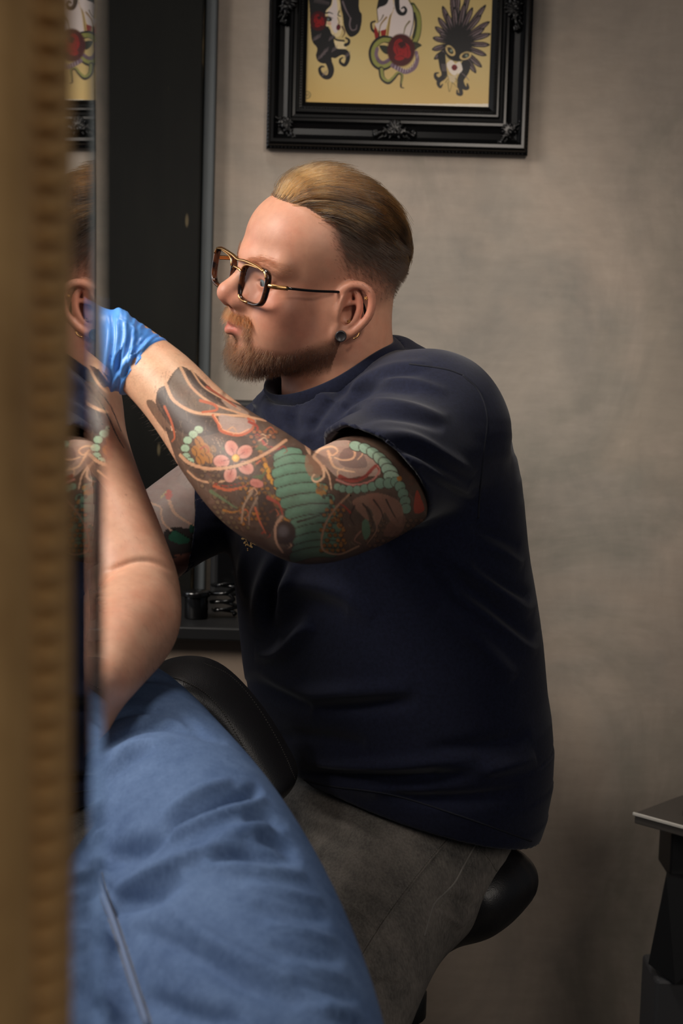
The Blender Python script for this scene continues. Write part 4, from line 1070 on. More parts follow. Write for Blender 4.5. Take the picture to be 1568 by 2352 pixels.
A.line(w5((360, 265), (430, 310), (500, 360)), 6, lin(150, 70, 52), 3, a=.7); A.line(w5((160, 358), (192, 430), (208, 500), (195, 525)), 5.5, ORG, 3); A.line(w5((175, 370), (205, 440), (215, 510)), 2, DK, 1)
A.poly(w5((420, 400), (500, 410), (590, 420), (570, 470), (520, 490), (440, 470)), PALE, .9)
A.line(w5((330, 330), (395, 350), (405, 375), (340, 385)), 7, ORG, 5, a=.9); A.line(w5((390, 400), (415, 440), (430, 475), (510, 495), (570, 470), (585, 430), (555, 415)), 6.5, ORG, 5); A.line(w5((395, 398), (424, 445), (440, 470), (510, 486), (560, 465)), 2.2, lin(226, 160, 120), 2)
A.line(w5((600, 500), (640, 545), (690, 560)), 13, lin(168, 70, 58), 6, a=.8); A.line(w5((620, 490), (650, 500), (670, 480)), 6, TAN, 3); A.line(w5((560, 430), (600, 455), (590, 500)), 7, RED_, 3, a=.8)
for (x, y) in ((322, 468), (296, 490), (270, 518), (258, 556), (262, 596), (280, 618)): A.disc(300 + .4847 * x, 760 + .4847 * y, 11.5, 10, DK); A.disc(300 + .4847 * x, 760 + .4847 * y, 10, 8.6, lin(148, 176, 148))
for (x, y, r) in ((325, 525, 22), (350, 560, 26), (310, 570, 22), (330, 610, 22), (370, 600, 24), (390, 560, 16)): A.disc(300 + .4847 * x, 760 + .4847 * y, r * .45, r * .6, AMB if r > 20 else lin(128, 96, 60), -.5, .85); A.line(w5((x - 20, y - 20), (x, y), (x + 4, y + 26)), 1.6, DK)
for k in range(26):
    x, y = rs.uniform(380, 480), rs.uniform(500, 640); A.line(w5((x, y), (x + 14, y + 30)), 1.0, lin(176, 150, 120), .4, a=.7)
for cx_, cy_, an in ((478, 556, 1.1), (540, 573, -.5), (546, 648, .5), (472, 680, 1.8), (430, 618, .1)):
    A.disc(300 + .4847 * cx_, 760 + .4847 * cy_, 20.5, 16.5, DK, an); A.disc(300 + .4847 * cx_, 760 + .4847 * cy_, 19, 15, PNK, an); A.disc(300 + .4847 * cx_, 760 + .4847 * cy_, 9, 6, lin(184, 96, 84), an, .5, f=.8); A.line(w5((497, 602), (cx_, cy_)), 1.4, lin(120, 56, 50))
A.disc(541, 1052, 9.5, 9.5, lin(222, 160, 52)); A.disc(541, 1052, 5, 5, lin(232, 186, 90))
A.line(w5((235, 590), (275, 625), (350, 650), (450, 650), (560, 620), (660, 570), (735, 518)), 8, TAN, 7); A.line(w5((270, 665), (320, 705), (390, 718), (470, 705), (520, 690)), 5, TAN, 4, a=.8)
A.line(w5((390, 735), (460, 752), (545, 735)), 7, ORG, 2); A.line(w5((400, 722), (450, 735), (520, 722)), 3, RED_, 1); A.line(w5((570, 650), (620, 610), (660, 590)), 5, ORG, 2, a=.8)
A.disc(589, 1110, 17.5, 11, DK, .25); A.disc(589, 1110, 16, 9.6, lin(186, 114, 100), .25)
for k in range(60):                                              # scaled body beside the snake
    t = rs.random(); x, y = 640 + 180 * t + rs.uniform(-75, 5), 560 + 420 * t + rs.uniform(-40, 40)
    A.disc(300 + .4847 * x, 760 + .4847 * y, 8, 5, [AMB, lin(140, 96, 56), lin(110, 70, 44), lin(96, 84, 60)][rs.integers(4)], 1.0, .85); A.disc(300 + .4847 * x - 3, 760 + .4847 * y + 3, 4, 2.5, DK, 1.0, .6)
for (x, y) in ((688, 640), (694, 668), (655, 690), (672, 716), (690, 742), (706, 774), (735, 820), (750, 850), (775, 905), (650, 660), (640, 640)): A.disc(300 + .4847 * x, 760 + .4847 * y, 7.5, 5, lin(196, 136, 52), 1.1)
seg = [(745, 585, 46), (762, 618, 62), (768, 660, 78), (790, 706, 92), (812, 752, 104), (838, 802, 110), (858, 852, 108), (878, 900, 102), (886, 944, 96), (884, 984, 92), (878, 1024, 92), (866, 1058, 92)]
for k, (x, y, w_) in enumerate(seg):
    g = GRN * (1.12 - .055 * k); cx_, cy_ = 300 + .4847 * x, 760 + .4847 * y; an = -.16 + .02 * k
    hw2 = w_ * .47; P3 = [(cx_ - hw2, cy_ + 7), (cx_ - hw2 * .4, cy_ - 1), (cx_ + hw2 * .3, cy_ - 5), (cx_ + hw2, cy_ - 3)]
    A.line(P3, 27, DK, 25); A.line(P3, 23.5, g, 21); A.line([(x_, y_ - 4) for x_, y_ in P3], 9, g * 1.22, 6, a=.55, f=7); A.line([(x_, y_ + 8) for x_, y_ in P3], 6, g * .72, 5, a=.6, f=5)
A.line(w5((790, 905), (860, 885), (960, 850)), 6, DK, 2, a=.6)
for k in range(40):
    t = rs.random(); x, y = 880 + 130 * t + rs.uniform(-14, 14), 740 + 260 * t * t + rs.uniform(-20, 20)
    A.disc(300 + .4847 * x, 760 + .4847 * y, 6, 4, [AMB, lin(120, 84, 54), DK][rs.integers(3)], 1.2, .8)
for (x0, x1, y0, y1, c_) in ((520, 660, 700, 930, AMB), (400, 560, 790, 950, lin(110, 98, 74)), (905, 1020, 850, 1050, lin(150, 98, 48)), (1120, 1390, 900, 1040, lin(112, 84, 66)), (340, 420, 640, 760, lin(120, 100, 78)), (560, 700, 480, 560, lin(150, 92, 60))):
    for iy, y in enumerate(np.arange(y0, y1, 24)):               # rows of overlapping scales
        for x in np.arange(x0 + (iy % 2) * 13, x1, 26):
            if rs.random() < .72:
                X0, Y0 = 300 + .4847 * x, 760 + .4847 * y; A.disc(X0, Y0, 6.2, 5.6, DK, .5, .85); A.disc(X0 - .6, Y0 - .8, 4.6, 3.8, c_ * rs.uniform(.6, 1.1), .5, .9)
A.line(w5((395, 735), (470, 756), (548, 732)), 7, ORG, 2)
for p_ in (((430, 560), (460, 535), (500, 540)), ((590, 560), (620, 540), (650, 560)), ((575, 690), (620, 680), (650, 640))): A.poly(w5(p_[0], p_[1], p_[2], (p_[1][0], p_[1][1] + 26)), lin(70, 92, 62), .9)
for cx_, cy_, an in ((478, 556, 1.1), (540, 573, -.5), (546, 648, .5), (472, 680, 1.8), (430, 618, .1)):
    A.disc(300 + .4847 * cx_, 760 + .4847 * cy_, 20.5, 16.5, DK, an); A.disc(300 + .4847 * cx_, 760 + .4847 * cy_, 18.6, 14.6, PNK, an); A.disc(300 + .4847 * cx_, 760 + .4847 * cy_, 11, 7, lin(178, 92, 82), an, .6, f=.9); A.line(w5((497, 602), (cx_, cy_)), 1.6, lin(110, 50, 46))
A.disc(541, 1052, 9.5, 9.5, DK); A.disc(541, 1052, 8.6, 8.6, lin(214, 154, 54)); A.disc(540, 1051, 4, 4, lin(232, 186, 90))
A.line(w5((235, 590), (275, 625), (350, 650), (450, 650), (560, 620), (660, 570), (735, 518)), 10.5, DK, 9); A.line(w5((235, 590), (275, 625), (350, 650), (450, 650), (560, 620), (660, 570), (735, 518)), 8, TAN, 7)
A.disc(589, 1110, 17.5, 11, DK, .25); A.disc(589, 1110, 16, 9.6, lin(186, 114, 100), .25); A.disc(587, 1110, 9, 4, lin(160, 84, 76), .25, .6, f=.9)
for k in range(10):
    x, y = ((610, 520), (640, 470), (700, 560), (560, 760), (660, 860), (330, 560), (460, 470), (520, 860), (620, 960), (720, 1010))[k]; A.line(w5((x, y), (x + 24, y - 14), (x + 40, y + 8), (x + 24, y + 22)), 3.4, [TAN, ORG, RED_][k % 3], 1.2, a=.85)
# upper arm
A.poly(w5((860, 600), (900, 550), (980, 520), (1060, 530), (1150, 610), (1180, 680), (1080, 690), (990, 700), (920, 640)), lin(168, 142, 128), .95)
A.poly(w5((1010, 560), (1080, 560), (1120, 640), (1040, 650), (985, 620)), lin(120, 102, 98), .8); A.poly(w5((830, 590), (880, 600), (920, 660), (870, 700), (830, 660)), lin(150, 116, 94), .8)
for p_, w_ in ((((866, 596), (900, 560), (955, 548), (980, 570), (955, 590), (940, 575)), 6), (((935, 570), (960, 640), (1010, 660), (1060, 668)), 6.5), (((1035, 538), (1062, 575), (1050, 605), (1005, 612), (965, 600)), 6.5), (((1080, 545), (1098, 580), (1075, 610)), 5), (((870, 600), (905, 640), (915, 690), (880, 715), (858, 700), (870, 680)), 7), (((915, 640), (940, 690), (950, 750)), 5), (((985, 690), (980, 665), (1010, 650)), 4)): A.line(w5(*p_), w_, lin(222, 180, 146), w_ * .45)
A.line(w5((990, 690), (1050, 712), (1110, 690), (1160, 640), (1180, 660)), 10, lin(146, 62, 56), 6); A.line(w5((975, 705), (1050, 730), (1140, 710), (1180, 660), (1170, 640)), 5, lin(186, 120, 110), 4); A.line(w5((1000, 700), (1080, 700), (1140, 670)), 4, lin(110, 40, 40), 2)
bead = [(1068, 546, 30, .3), (1112, 558, 30, .5), (1150, 580, 32, .6), (1182, 606, 34, .7), (1208, 634, 36, .8), (1226, 662, 38, .5), (1236, 692, 36, .2)]
for (x, y, r, an) in bead: A.disc(300 + .4847 * x, 760 + .4847 * y, r * .58, r * .42, DK, an); A.disc(300 + .4847 * x, 760 + .4847 * y, r * .52, r * .36, lin(142, 172, 150), an)
for (x, y, r) in ((978, 738, 15), (1004, 748, 17), (1036, 752, 18), (1072, 752, 18), (1108, 746, 19), (1144, 738, 21), (1182, 722, 24), (1222, 722, 24), (1256, 716, 23), (1276, 738, 24), (1290, 772, 24), (1300, 808, 24), (1304, 842, 23)): A.disc(300 + .4847 * x, 760 + .4847 * y, r * .56, r * .56, DK); A.disc(300 + .4847 * x, 760 + .4847 * y, r * .5, r * .5, lin(110, 144, 124))
A.disc(917, 1099, 6, 6, AMB); A.poly(w5((1355, 755), (1378, 800), (1390, 850), (1350, 865), (1340, 830)), lin(160, 62, 48)); A.poly(w5((1410, 720), (1440, 800), (1420, 860), (1400, 800)), lin(120, 60, 50), .6)
A.poly(w5((1050, 810), (1100, 780), (1180, 770), (1260, 800), (1290, 850), (1280, 930), (1230, 900), (1200, 860), (1170, 920), (1140, 850), (1110, 830), (1130, 900), (1090, 870)), BRN, .9)
for p_ in (((1100, 820), (1130, 860), (1150, 920)), ((1150, 800), (1185, 850), (1200, 900)), ((1210, 800), (1240, 860), (1270, 910)), ((1060, 830), (1040, 880), (1060, 920))): A.line(w5(*p_), 4, DK, 2)
A.poly(w5((1100, 900), (1125, 900), (1135, 960), (1110, 990), (1095, 940)), lin(80, 120, 96), .9); A.poly(w5((1230, 900), (1300, 880), (1280, 960), (1200, 970)), lin(118, 84, 72), .7)
A.line(w5((1035, 775), (980, 830), (930, 900), (905, 980), (915, 1040), (990, 1058), (1080, 1020)), 4.5, lin(160, 122, 96), 4); A.line(w5((1150, 880), (1165, 940), (1120, 1010)), 4, lin(140, 106, 88), 2); A.line(w5((1070, 970), (1090, 950), (1060, 990), (1090, 1010)), 4, lin(140, 100, 86), 2); A.line(w5((1040, 860), (1010, 830), (990, 820)), 5, RED_, 2, a=.8)
A.disc(653, 1224, 26, 28, DK); A.disc(650, 1220, 12, 12, lin(80, 76, 78), f=.9); A.line(w5((715, 880), (685, 930), (690, 1000), (720, 1050)), 7.5, lin(168, 128, 104), 4); A.poly(w5((600, 800), (640, 770), (690, 850), (680, 930), (640, 960)), DK, .8)
A.line(w5((590, 840), (610, 900), (640, 960)), 5.5, ORG, 2); A.line(w5((650, 790), (700, 820), (720, 870)), 9, lin(150, 66, 54), 3, a=.75); A.line(w5((575, 760), (535, 830), (525, 910)), 6, lin(150, 126, 104), 4); A.line(w5((600, 790), (565, 860), (560, 920)), 5, lin(130, 108, 92), 3)
A.line(w5((380, 760), (440, 800), (500, 840)), 9, lin(86, 110, 80), 3, a=.8); A.line(w5((440, 850), (480, 860), (520, 850)), 7, AMB, 2, a=.6)
for k in range(30): x, y = rs.uniform(400, 560), rs.uniform(770, 960); A.line(w5((x, y), (x + 18, y + 26)), 1.4, DK, .5, a=.7)
nz = rs.normal(0, .05, len(av))[:, None]
edge_sk = A.c * (1 + nz)
BC[o1:o2] = np.clip(edge_sk * .93 + lin(200, 150, 120) * .07, 0, 1)
# far arm
FXp, FYp = proj(bv); w3 = lambda *p: [(340 + .2551 * a, 900 + .2551 * b) for a, b in p]
A = Paint(FXp, FYp, lin(176, 156, 148)); PL = lin(224, 186, 160)
A.poly(w3((150, 1250), (420, 1230), (760, 1250), (760, 1500), (240, 1560)), lin(48, 46, 46), .95); A.poly(w3((230, 1500), (760, 1380), (760, 1700), (200, 1700)), lin(140, 96, 84), .85)
A.line(w3((20, 1000), (110, 1040), (120, 1120), (140, 1180), (220, 1260)), 5, PL, 4); A.line(w3((190, 980), (240, 1090), (380, 1190), (560, 1280)), 8, PL, 3); A.disc(340 + 185 * .2551, 900 + 925 * .2551, 8, 12, lin(214, 130, 120)); A.line(w3((120, 950), (160, 900)), 5, lin(206, 190, 150), 3)
A.poly(w3((185, 1300), (240, 1250), (330, 1290), (380, 1340), (300, 1370), (200, 1340)), lin(52, 104, 82)); A.poly(w3((380, 1200), (470, 1230), (440, 1270), (380, 1265)), lin(46, 84, 72)); A.line(w3((180, 1300), (240, 1245), (380, 1320), (700, 1420)), 2, DK); A.disc(340 + 455 * .2551, 900 + 1412 * .2551, 7, 6, lin(150, 96, 44)); A.line(w3((240, 1470), (400, 1480), (600, 1440)), 3, lin(150, 100, 84), 2)
BC[o2:o3] = A.c
# --- put the artist together
m_skin = mat('skin', rough=0.48, spec=0.38)
vc = N(m_skin, 'ShaderNodeVertexColor', layer_name='ink'); sn_ = noise(m_skin, 90.0, 4, .6)
sk1 = mixc(m_skin, .35, vc.outputs[0], ramp(m_skin, sn_, [(.3, (.75, .70, .70, 1)), (.7, (1.12, 1.12, 1.12, 1))]), 'MULTIPLY')
sn2 = noise(m_skin, 28.0, 5, .65)
L(m_skin, mixc(m_skin, .5, sk1, ramp(m_skin, sn2, [(.32, (1.04, .80, .76, 1)), (.55, (1, 1, 1, 1)), (.72, (1.05, 1.06, 1.04, 1))]), 'MULTIPLY'), bsdf(m_skin).inputs['Base Color'])
bsdf(m_skin).inputs['Subsurface Weight'].default_value = 0.06; bsdf(m_skin).inputs['Subsurface Radius'].default_value = (.012, .004, .002)
bsdf(m_skin).inputs['Subsurface Scale'].default_value = 0.5
bump(m_skin, noise(m_skin, 420.0, 3, .6), .18, .0006)
artist = empty('person', tuple(at(950, 2000, 1.74)))
tag(artist, 'bearded man in glasses and navy t-shirt, tattooed arm stretched out, seated on a stool', 'person')
link('body', mesh_from('body', BV, BF, BC), m_skin, artist)
shirt = link('t_shirt', mesh_from('t_shirt', sv2, sf), m_shirt, artist)
link('trousers', mesh_from('trousers', pv2, pf_), m_grey, artist)
link('glove', mesh_from('glove', gv, gf), m_glove, artist)
link('glove', mesh_from('glove', g2v, g2f), m_glove, artist)
for a_, y_ in ((A1, .4), (A2, .1)):
    v, f = polygonize(shoe(a_, y_), .004); link('shoe', mesh_from('shoe', v, f), m_blk, artist)
# collar: a ribbed band round the neck opening
sbv = bvh_of(sv2, sf)
nk_ = [o for o in shirt_ops if o.mode == 's'][0]
band = np.flatnonzero((np.abs(nk_.fn(sv)) < .0045) & (np.abs(evals(shirt_surf, sv)) < .009))
lp = (sv2[band] - neck_c) @ NM
ang_ = np.arctan2(lp[:, 1] / .065, lp[:, 0] / .08); bins = ((ang_ + math.pi) / (2 * math.pi) * 40).astype(int) % 40
loop = [None] * 40
for k in range(40):
    i_ = np.flatnonzero(bins == k)
    if len(i_) > 2:
        z_ = lp[i_, 2]; top_ = i_[z_ > np.quantile(z_, .6)]; loop[k] = sv2[band[top_]].mean(0)
good = [k for k in range(40) if loop[k] is not None]
cc = np.array([[np.interp(k, np.array(good + [g + 40 for g in good] + [g - 40 for g in good])[np.argsort(good + [g + 40 for g in good] + [g - 40 for g in good])], np.tile([loop[g][c] for g in good], 3)) for c in range(3)] for k in range(40)])
for _ in range(10): cc = .5 * cc + .25 * (np.roll(cc, 1, 0) + np.roll(cc, -1, 0))
cc = catmull(cc, 120, True)
cen = cc.mean(0)
bm = bmesh.new(); tube(bm, cc, .0085, 12, True, flat=(1.25, .42), up=tuple(nax)); col_ = bm_obj('collar', bm, m_shirt, artist, True)
# gold wreath printed on the chest
pbv = bvh_of(pv2, pf_)
m_seamn = mat('navy_seam', srgb(15, 18, 32), rough=.9); m_thr = mat('pale_thread', srgb(120, 116, 110), rough=.8)
seam('armhole_seam', sbv, [(1062, 862), (1100, 900), (1118, 960), (1110, 1040), (1102, 1120), (1098, 1190)], .0013, m_seamn, shirt)
seam('shoulder_seam', sbv, [(940, 836), (985, 842), (1030, 850), (1062, 862)], .0012, m_seamn, shirt)
seam('hem_seam', sbv, [(692, 1790), (760, 1806), (900, 1826), (1050, 1872), (1220, 1932)], .0011, m_seamn, shirt, 90)
seam('cuff_seam', sbv, [(772, 990), (840, 1000), (920, 1050), (985, 1125), (1012, 1190)], .0011, m_seamn, shirt)
trousers_o = COL.objects['trousers']
seam('outseam', pbv, [(1040, 1915), (960, 2012), (880, 2120), (808, 2236)], .0016, m_grey, trousers_o, 50)
for dx in (-7, 8): seam('stitching', pbv, [(1040 + dx, 1915), (960 + dx, 2012), (880 + dx, 2120), (808 + dx, 2236)], .0005, m_thr, trousers_o, 130, 1)
seam('pocket_edge', pbv, [(1092, 1938), (1066, 1985), (1042, 2030), (1000, 2072), (985, 2110), (974, 2150)], .0013, m_thr, trousers_o, 50)
seam('pocket_stitching', pbv, [(1103, 1944), (1077, 1991), (1053, 2036), (1011, 2078), (996, 2116), (985, 2156)], .0006, m_thr, trousers_o, 90, 1)
seam('pocket_hem', pbv, [(1092, 1940), (1120, 1968), (1140, 2000)], .0012, m_grey, trousers_o, 30)
m_gold_print = mat('gold_print', srgb(238, 192, 122), rough=.6)
w7 = lambda x, y: (540 + x * .05102, 1200 + y * .05102)
def on_shirt(x, y):
    h = hit(sbv, x, y); return None if h is None else h[0]
bm = bmesh.new()
def leaf(x, y, ln, wd, an, hollow=True):
    c, s_ = math.cos(an), math.sin(an); ring = []
    for t in np.linspace(0, 2 * math.pi, 12, endpoint=False):
        u_, v_ = ln * .5 * math.cos(t), wd * .5 * math.sin(t) * (1 - .35 * math.cos(t))
        ring.append(w7(x + c * u_ - s_ * v_, y + s_ * u_ + c * v_))
    P_ = [on_shirt(*r) for r in ring]
    if any(p is None for p in P_): return
    top = [bm.verts.new(p - FWD * .0016) for p in P_]; bot = [bm.verts.new(p + FWD * .0006) for p in P_]
    bm.faces.new(top)
    for i in range(12): bm.faces.new((top[i], bot[i], bot[(i + 1) % 12], top[(i + 1) % 12]))
for l_ in ((305, 500, 200, 90, .55), (385, 430, 160, 70, 1.9), (445, 560, 240, 55, 1.6), (355, 730, 170, 90, .1), (480, 720, 240, 50, 1.4), (430, 900, 150, 80, -.9), (480, 1010, 130, 60, 1.9), (570, 1010, 120, 70, .6), (990, 830, 230, 110, .45), (830, 830, 250, 70, 1.95), (880, 960, 200, 100, .75), (715, 900, 240, 60, 1.9), (720, 1080, 180, 95, .75), (430, 660, 330, 24, 1.15), (520, 860, 300, 22, 1.1), (780, 950, 330, 24, -.7), (650, 1050, 120, 20, -.6), (560, 1180, 60, 50, 0), (565, 1255, 60, 60, 0), (590, 660, 150, 22, -.4), (700, 700, 190, 22, -.3)): leaf(*l_)
o = bm_obj('chest_emblem', bm, m_gold_print, shirt); o['label'] = 'small gold laurel wreath print'

# --- glasses: a thing of its own
m_tort = mat('dark_tortoiseshell', srgb(44, 26, 18), rough=.18); L(m_tort, ramp(m_tort, noise(m_tort, 120, 3), [(.42, srgb(26, 16, 14)), (.62, srgb(84, 46, 24))]), bsdf(m_tort).inputs['Base Color'])
m_gold = mat('gold_metal', srgb(196, 152, 100), rough=.28, metal=1.0)
m_lens = bpy.data.materials.new('tinted_lens'); m_lens.use_nodes = True
nt = m_lens.node_tree; nt.nodes.remove(nt.nodes['Principled BSDF']); out = nt.nodes['Material Output']
tr = nt.nodes.new('ShaderNodeBsdfTransparent'); tr.inputs[0].default_value = (.93, .88, .85, 1); gl = nt.nodes.new('ShaderNodeBsdfGlossy'); gl.inputs['Roughness'].default_value = .02; mx_ = nt.nodes.new('ShaderNodeMixShader'); fr = nt.nodes.new('ShaderNodeFresnel'); fr.inputs[0].default_value = 1.45
fm = nt.nodes.new('ShaderNodeMath'); fm.operation = 'MULTIPLY'; fm.inputs[1].default_value = .22; nt.links.new(fr.outputs[0], fm.inputs[0]); nt.links.new(fm.outputs[0], mx_.inputs[0]); nt.links.new(tr.outputs[0], mx_.inputs[1]); nt.links.new(gl.outputs[0], mx_.inputs[2]); nt.links.new(mx_.outputs[0], out.inputs[0])
gla = empty('glasses', tuple(hw((.1, 0, .01)))); tag(gla, 'square aviator glasses with dark rims and gold brow bar worn by the bearded man', 'glasses')
def gp(y, z, dx=0.0): return hw((.1090 - .105 * y - .9 * y * y + dx - .0 * z, y, z))
def lens_ring(sg, grow=0.0, n=44):
    out_ = []
    for t in np.linspace(0, 2 * math.pi, n, endpoint=False):
        c, s_ = math.cos(t), math.sin(t); e = 2 / 4.2
        u_ = math.copysign(abs(c) ** e, c); v_ = math.copysign(abs(s_) ** e, s_)
        hw_ = .0262 + grow; hh_ = .0218 + grow
        u2 = u_ * (1 - .10 * max(-v_, 0)) ; z = v_ * hh_ + (.0016 * u_)
        out_.append((sg * .0380 + sg * hw_ * u2, .0052 + z))
    return out_
for sg in (1, -1):
    ring = lens_ring(sg)
    bm = bmesh.new(); tube(bm, [gp(y, z) for y, z in ring], .0021, 8, True, flat=(1.9, 1.0), up=tuple(HM[:, 0])); rim = bm_obj('rim', bm, m_tort, gla, True)
    lr = lens_ring(sg, -.0002)
    for i0, i1 in ((2, 21), (26, 34)):
        bm = bmesh.new(); tube(bm, [gp(y, z, .0036) for y, z in lr[i0:i1]], .0010, 6); bm_obj('gold_inlay', bm, m_gold, rim, True)
    bm = bmesh.new(); rv = [bm.verts.new(gp(y, z)) for y, z in lens_ring(sg, -.0008)]; bm.faces.new(rv); bm_obj('lens', bm, m_lens, gla)
    # temple arm
    yo = sg * .068
    bm = bmesh.new(); tube(bm, catmull([gp(sg * .064, .012), hw((.100 - .1 * yo, sg * .0715, .0125)), hw((.078, sg * .0765, .0135))], 12), .0021, 8, flat=(1.2, .8)); arm = bm_obj('temple_hinge', bm, m_gold, gla, True)
    bm = bmesh.new(); tube(bm, catmull([hw((.079, sg * .0765, .0135)), hw((.045, sg * .0785, .0145)), hw((.012, sg * .0775, .0165)), hw((-.010, sg * .0765, .017)), hw((-.024, sg * .079, .004)), hw((-.030, sg * .081, -.012))], 30), .0015, 8); bm_obj('temple_arm', bm, m_gloss, gla, True)
    bm = bmesh.new(); tube(bm, catmull([gp(sg * .013, -.002, -.004), gp(sg * .012, -.008, -.010), gp(sg * .0125, -.013, -.009)], 8), .0016, 6); bm_obj('nose_pad', bm, m_gold, gla, True)
bm = bmesh.new(); tube(bm, catmull([gp(-.058, .0262, .003), gp(-.04, .0288, .003), gp(-.016, .0284, .003), gp(0, .0262, .003), gp(.016, .0284, .003), gp(.04, .0288, .003), gp(.058, .0262, .003)], 40), .0015, 8, flat=(1, 1.5)); bm_obj('brow_bar', bm, m_gold, gla, True)
bm = bmesh.new(); tube(bm, catmull([gp(-.0125, .012, .001), gp(-.006, .016, .003), gp(.006, .016, .003), gp(.0125, .012, .001)], 14), .0015, 8); bm_obj('bridge', bm, m_gold, gla, True)
# --- eyes
m_eye = mat('eye', rough=.08); ev = N(m_eye, 'ShaderNodeVertexColor', layer_name='ink'); L(m_eye, ev.outputs[0], bsdf(m_eye).inputs['Base Color'])
for sg in (1, -1):
    th_, ph_ = np.meshgrid(np.linspace(0, math.pi, 36), np.linspace(0, 2 * math.pi, 48, endpoint=False), indexing='ij')
    d = np.stack([np.cos(th_), np.sin(th_) * np.cos(ph_), np.sin(th_) * np.sin(ph_)], -1).reshape(-1, 3)
    gz_ = np.array((.975, .05, -.16)); gz_ /= np.linalg.norm(gz_)
    R_ = np.stack([gz_, np.cross((0, 0, 1), gz_) / np.linalg.norm(np.cross((0, 0, 1), gz_)), np.zeros(3)], 1); R_[:, 2] = np.cross(R_[:, 0], R_[:, 1])
    col = np.tile(lin(176, 164, 152), (len(d), 1)); col[th_.ravel() < .46] = lin(86, 104, 112); col[th_.ravel() < .20] = lin(12, 12, 12)
    idx = np.arange(36 * 48).reshape(36, 48); fq = np.stack([idx[:-1], np.roll(idx[:-1], -1, 1), np.roll(idx[1:], -1, 1), idx[1:]], -1).reshape(-1, 4)
    link('eye', mesh_from('eye', hw(np.array((.0795, sg * .0325, .0085)) + .0131 * (d @ R_.T)), fq, col), m_eye, artist)
# --- ear jewellery
m_plug = mat('grey_plug', srgb(52, 50, 52), rough=.35)
def epos(x, z, out=0.0, sg=1): return np.array((x + .006, sg * (.0715 + max(-x + .004, 0) * .50 + out + .010 * min(max((-z - .012) / .02, 0), 1)), z * 1.04 - .0065))
earn = HM @ np.array((.44, .9, 0)); earn /= np.linalg.norm(earn)
rot = Vector(earn).to_track_quat('Z', 'Y').to_matrix().to_4x4()
pc = hw(epos(-.003, -.0262, .0062))
bm = bmesh.new(); lathe(bm, [(.0062, -.006), (.0064, .0), (.0064, .0014), (.0052, .0018), (.0046, .0008), (.0005, .0006)], Matrix.Translation(pc) @ rot, 24); o = bm_obj('ear_plug', bm, m_plug, artist, True); o['label'] = 'dark round plug in the ear lobe'
def stud(p, r):
    bm = bmesh.new()
    for k in range(5): bmesh.ops.create_icosphere(bm, subdivisions=1, radius=r * .55, matrix=Matrix.Translation(Vector(p) + rot.to_3x3() @ Vector((r * .7 * math.cos(k * 1.257), r * .7 * math.sin(k * 1.257), 0))))
    bmesh.ops.create_icosphere(bm, subdivisions=1, radius=r * .5, matrix=Matrix.Translation(Vector(p) + rot.to_3x3() @ Vector((0, 0, r * .3)))); return bm
o = bm_obj('ear_stud', stud(hw(epos(-.0125, -.0095, .004)), .0024), m_gold, artist, True); o = bm_obj('ear_stud', stud(hw(epos(-.024, .021, .006)), .0020), m_gold, artist, True)
bm = bmesh.new(); tube(bm, catmull([hw(epos(-.0225, -.0180, .0085)), hw(epos(-.0195, -.0225, .0095)), hw(epos(-.0155, -.0260, .0090))], 8), .0010, 8); bm_obj('ear_ring', bm, m_gold, artist, True)
# --- hair, beard, brows
def hair_mat(name, a, b, rough=.32):
    m = bpy.data.materials.new(name); m.use_nodes = True; nt = m.node_tree; nt.nodes.remove(nt.nodes['Principled BSDF'])
    h = nt.nodes.new('ShaderNodeBsdfHairPrincipled'); h.parametrization = 'COLOR'; h.inputs['Roughness'].default_value = rough; h.inputs['Radial Roughness'].default_value = .5
    hi = nt.nodes.new('ShaderNodeAttribute'); hi.attribute_name = 'tone'; r = nt.nodes.new('ShaderNodeValToRGB'); r.color_ramp.elements[0].color = a; r.color_ramp.elements[1].color = b
    nt.links.new(hi.outputs['Fac'], r.inputs[0]); nt.links.new(r.outputs[0], h.inputs['Color']); nt.links.new(h.outputs[0], nt.nodes['Material Output'].inputs[0])
    return m
m_hair = hair_mat('dark_blond_hair', srgb(24, 16, 10), srgb(148, 98, 50), .26)
m_crop = hair_mat('cropped_brown_hair', srgb(22, 16, 12), srgb(54, 38, 26), .4)
m_beard = hair_mat('ginger_beard', srgb(30, 18, 12), srgb(134, 78, 40), .4)
hr = np.random.default_rng(11)
EC = np.array((-.004, 0, .050)); ER = np.array((.096, .076, .078))
def pick(mask, n):
    i = np.flatnonzero(mask > hr.random(len(mask))); return hr.choice(i, min(n, len(i) * 3))
tc_ = np.flatnonzero(topm(q + hr.normal(0, .0028, q.shape))); ti = hr.choice(tc_, 9500)
cl_c = q[hr.choice(ti, 150)]
hairs = []; ht_ = []
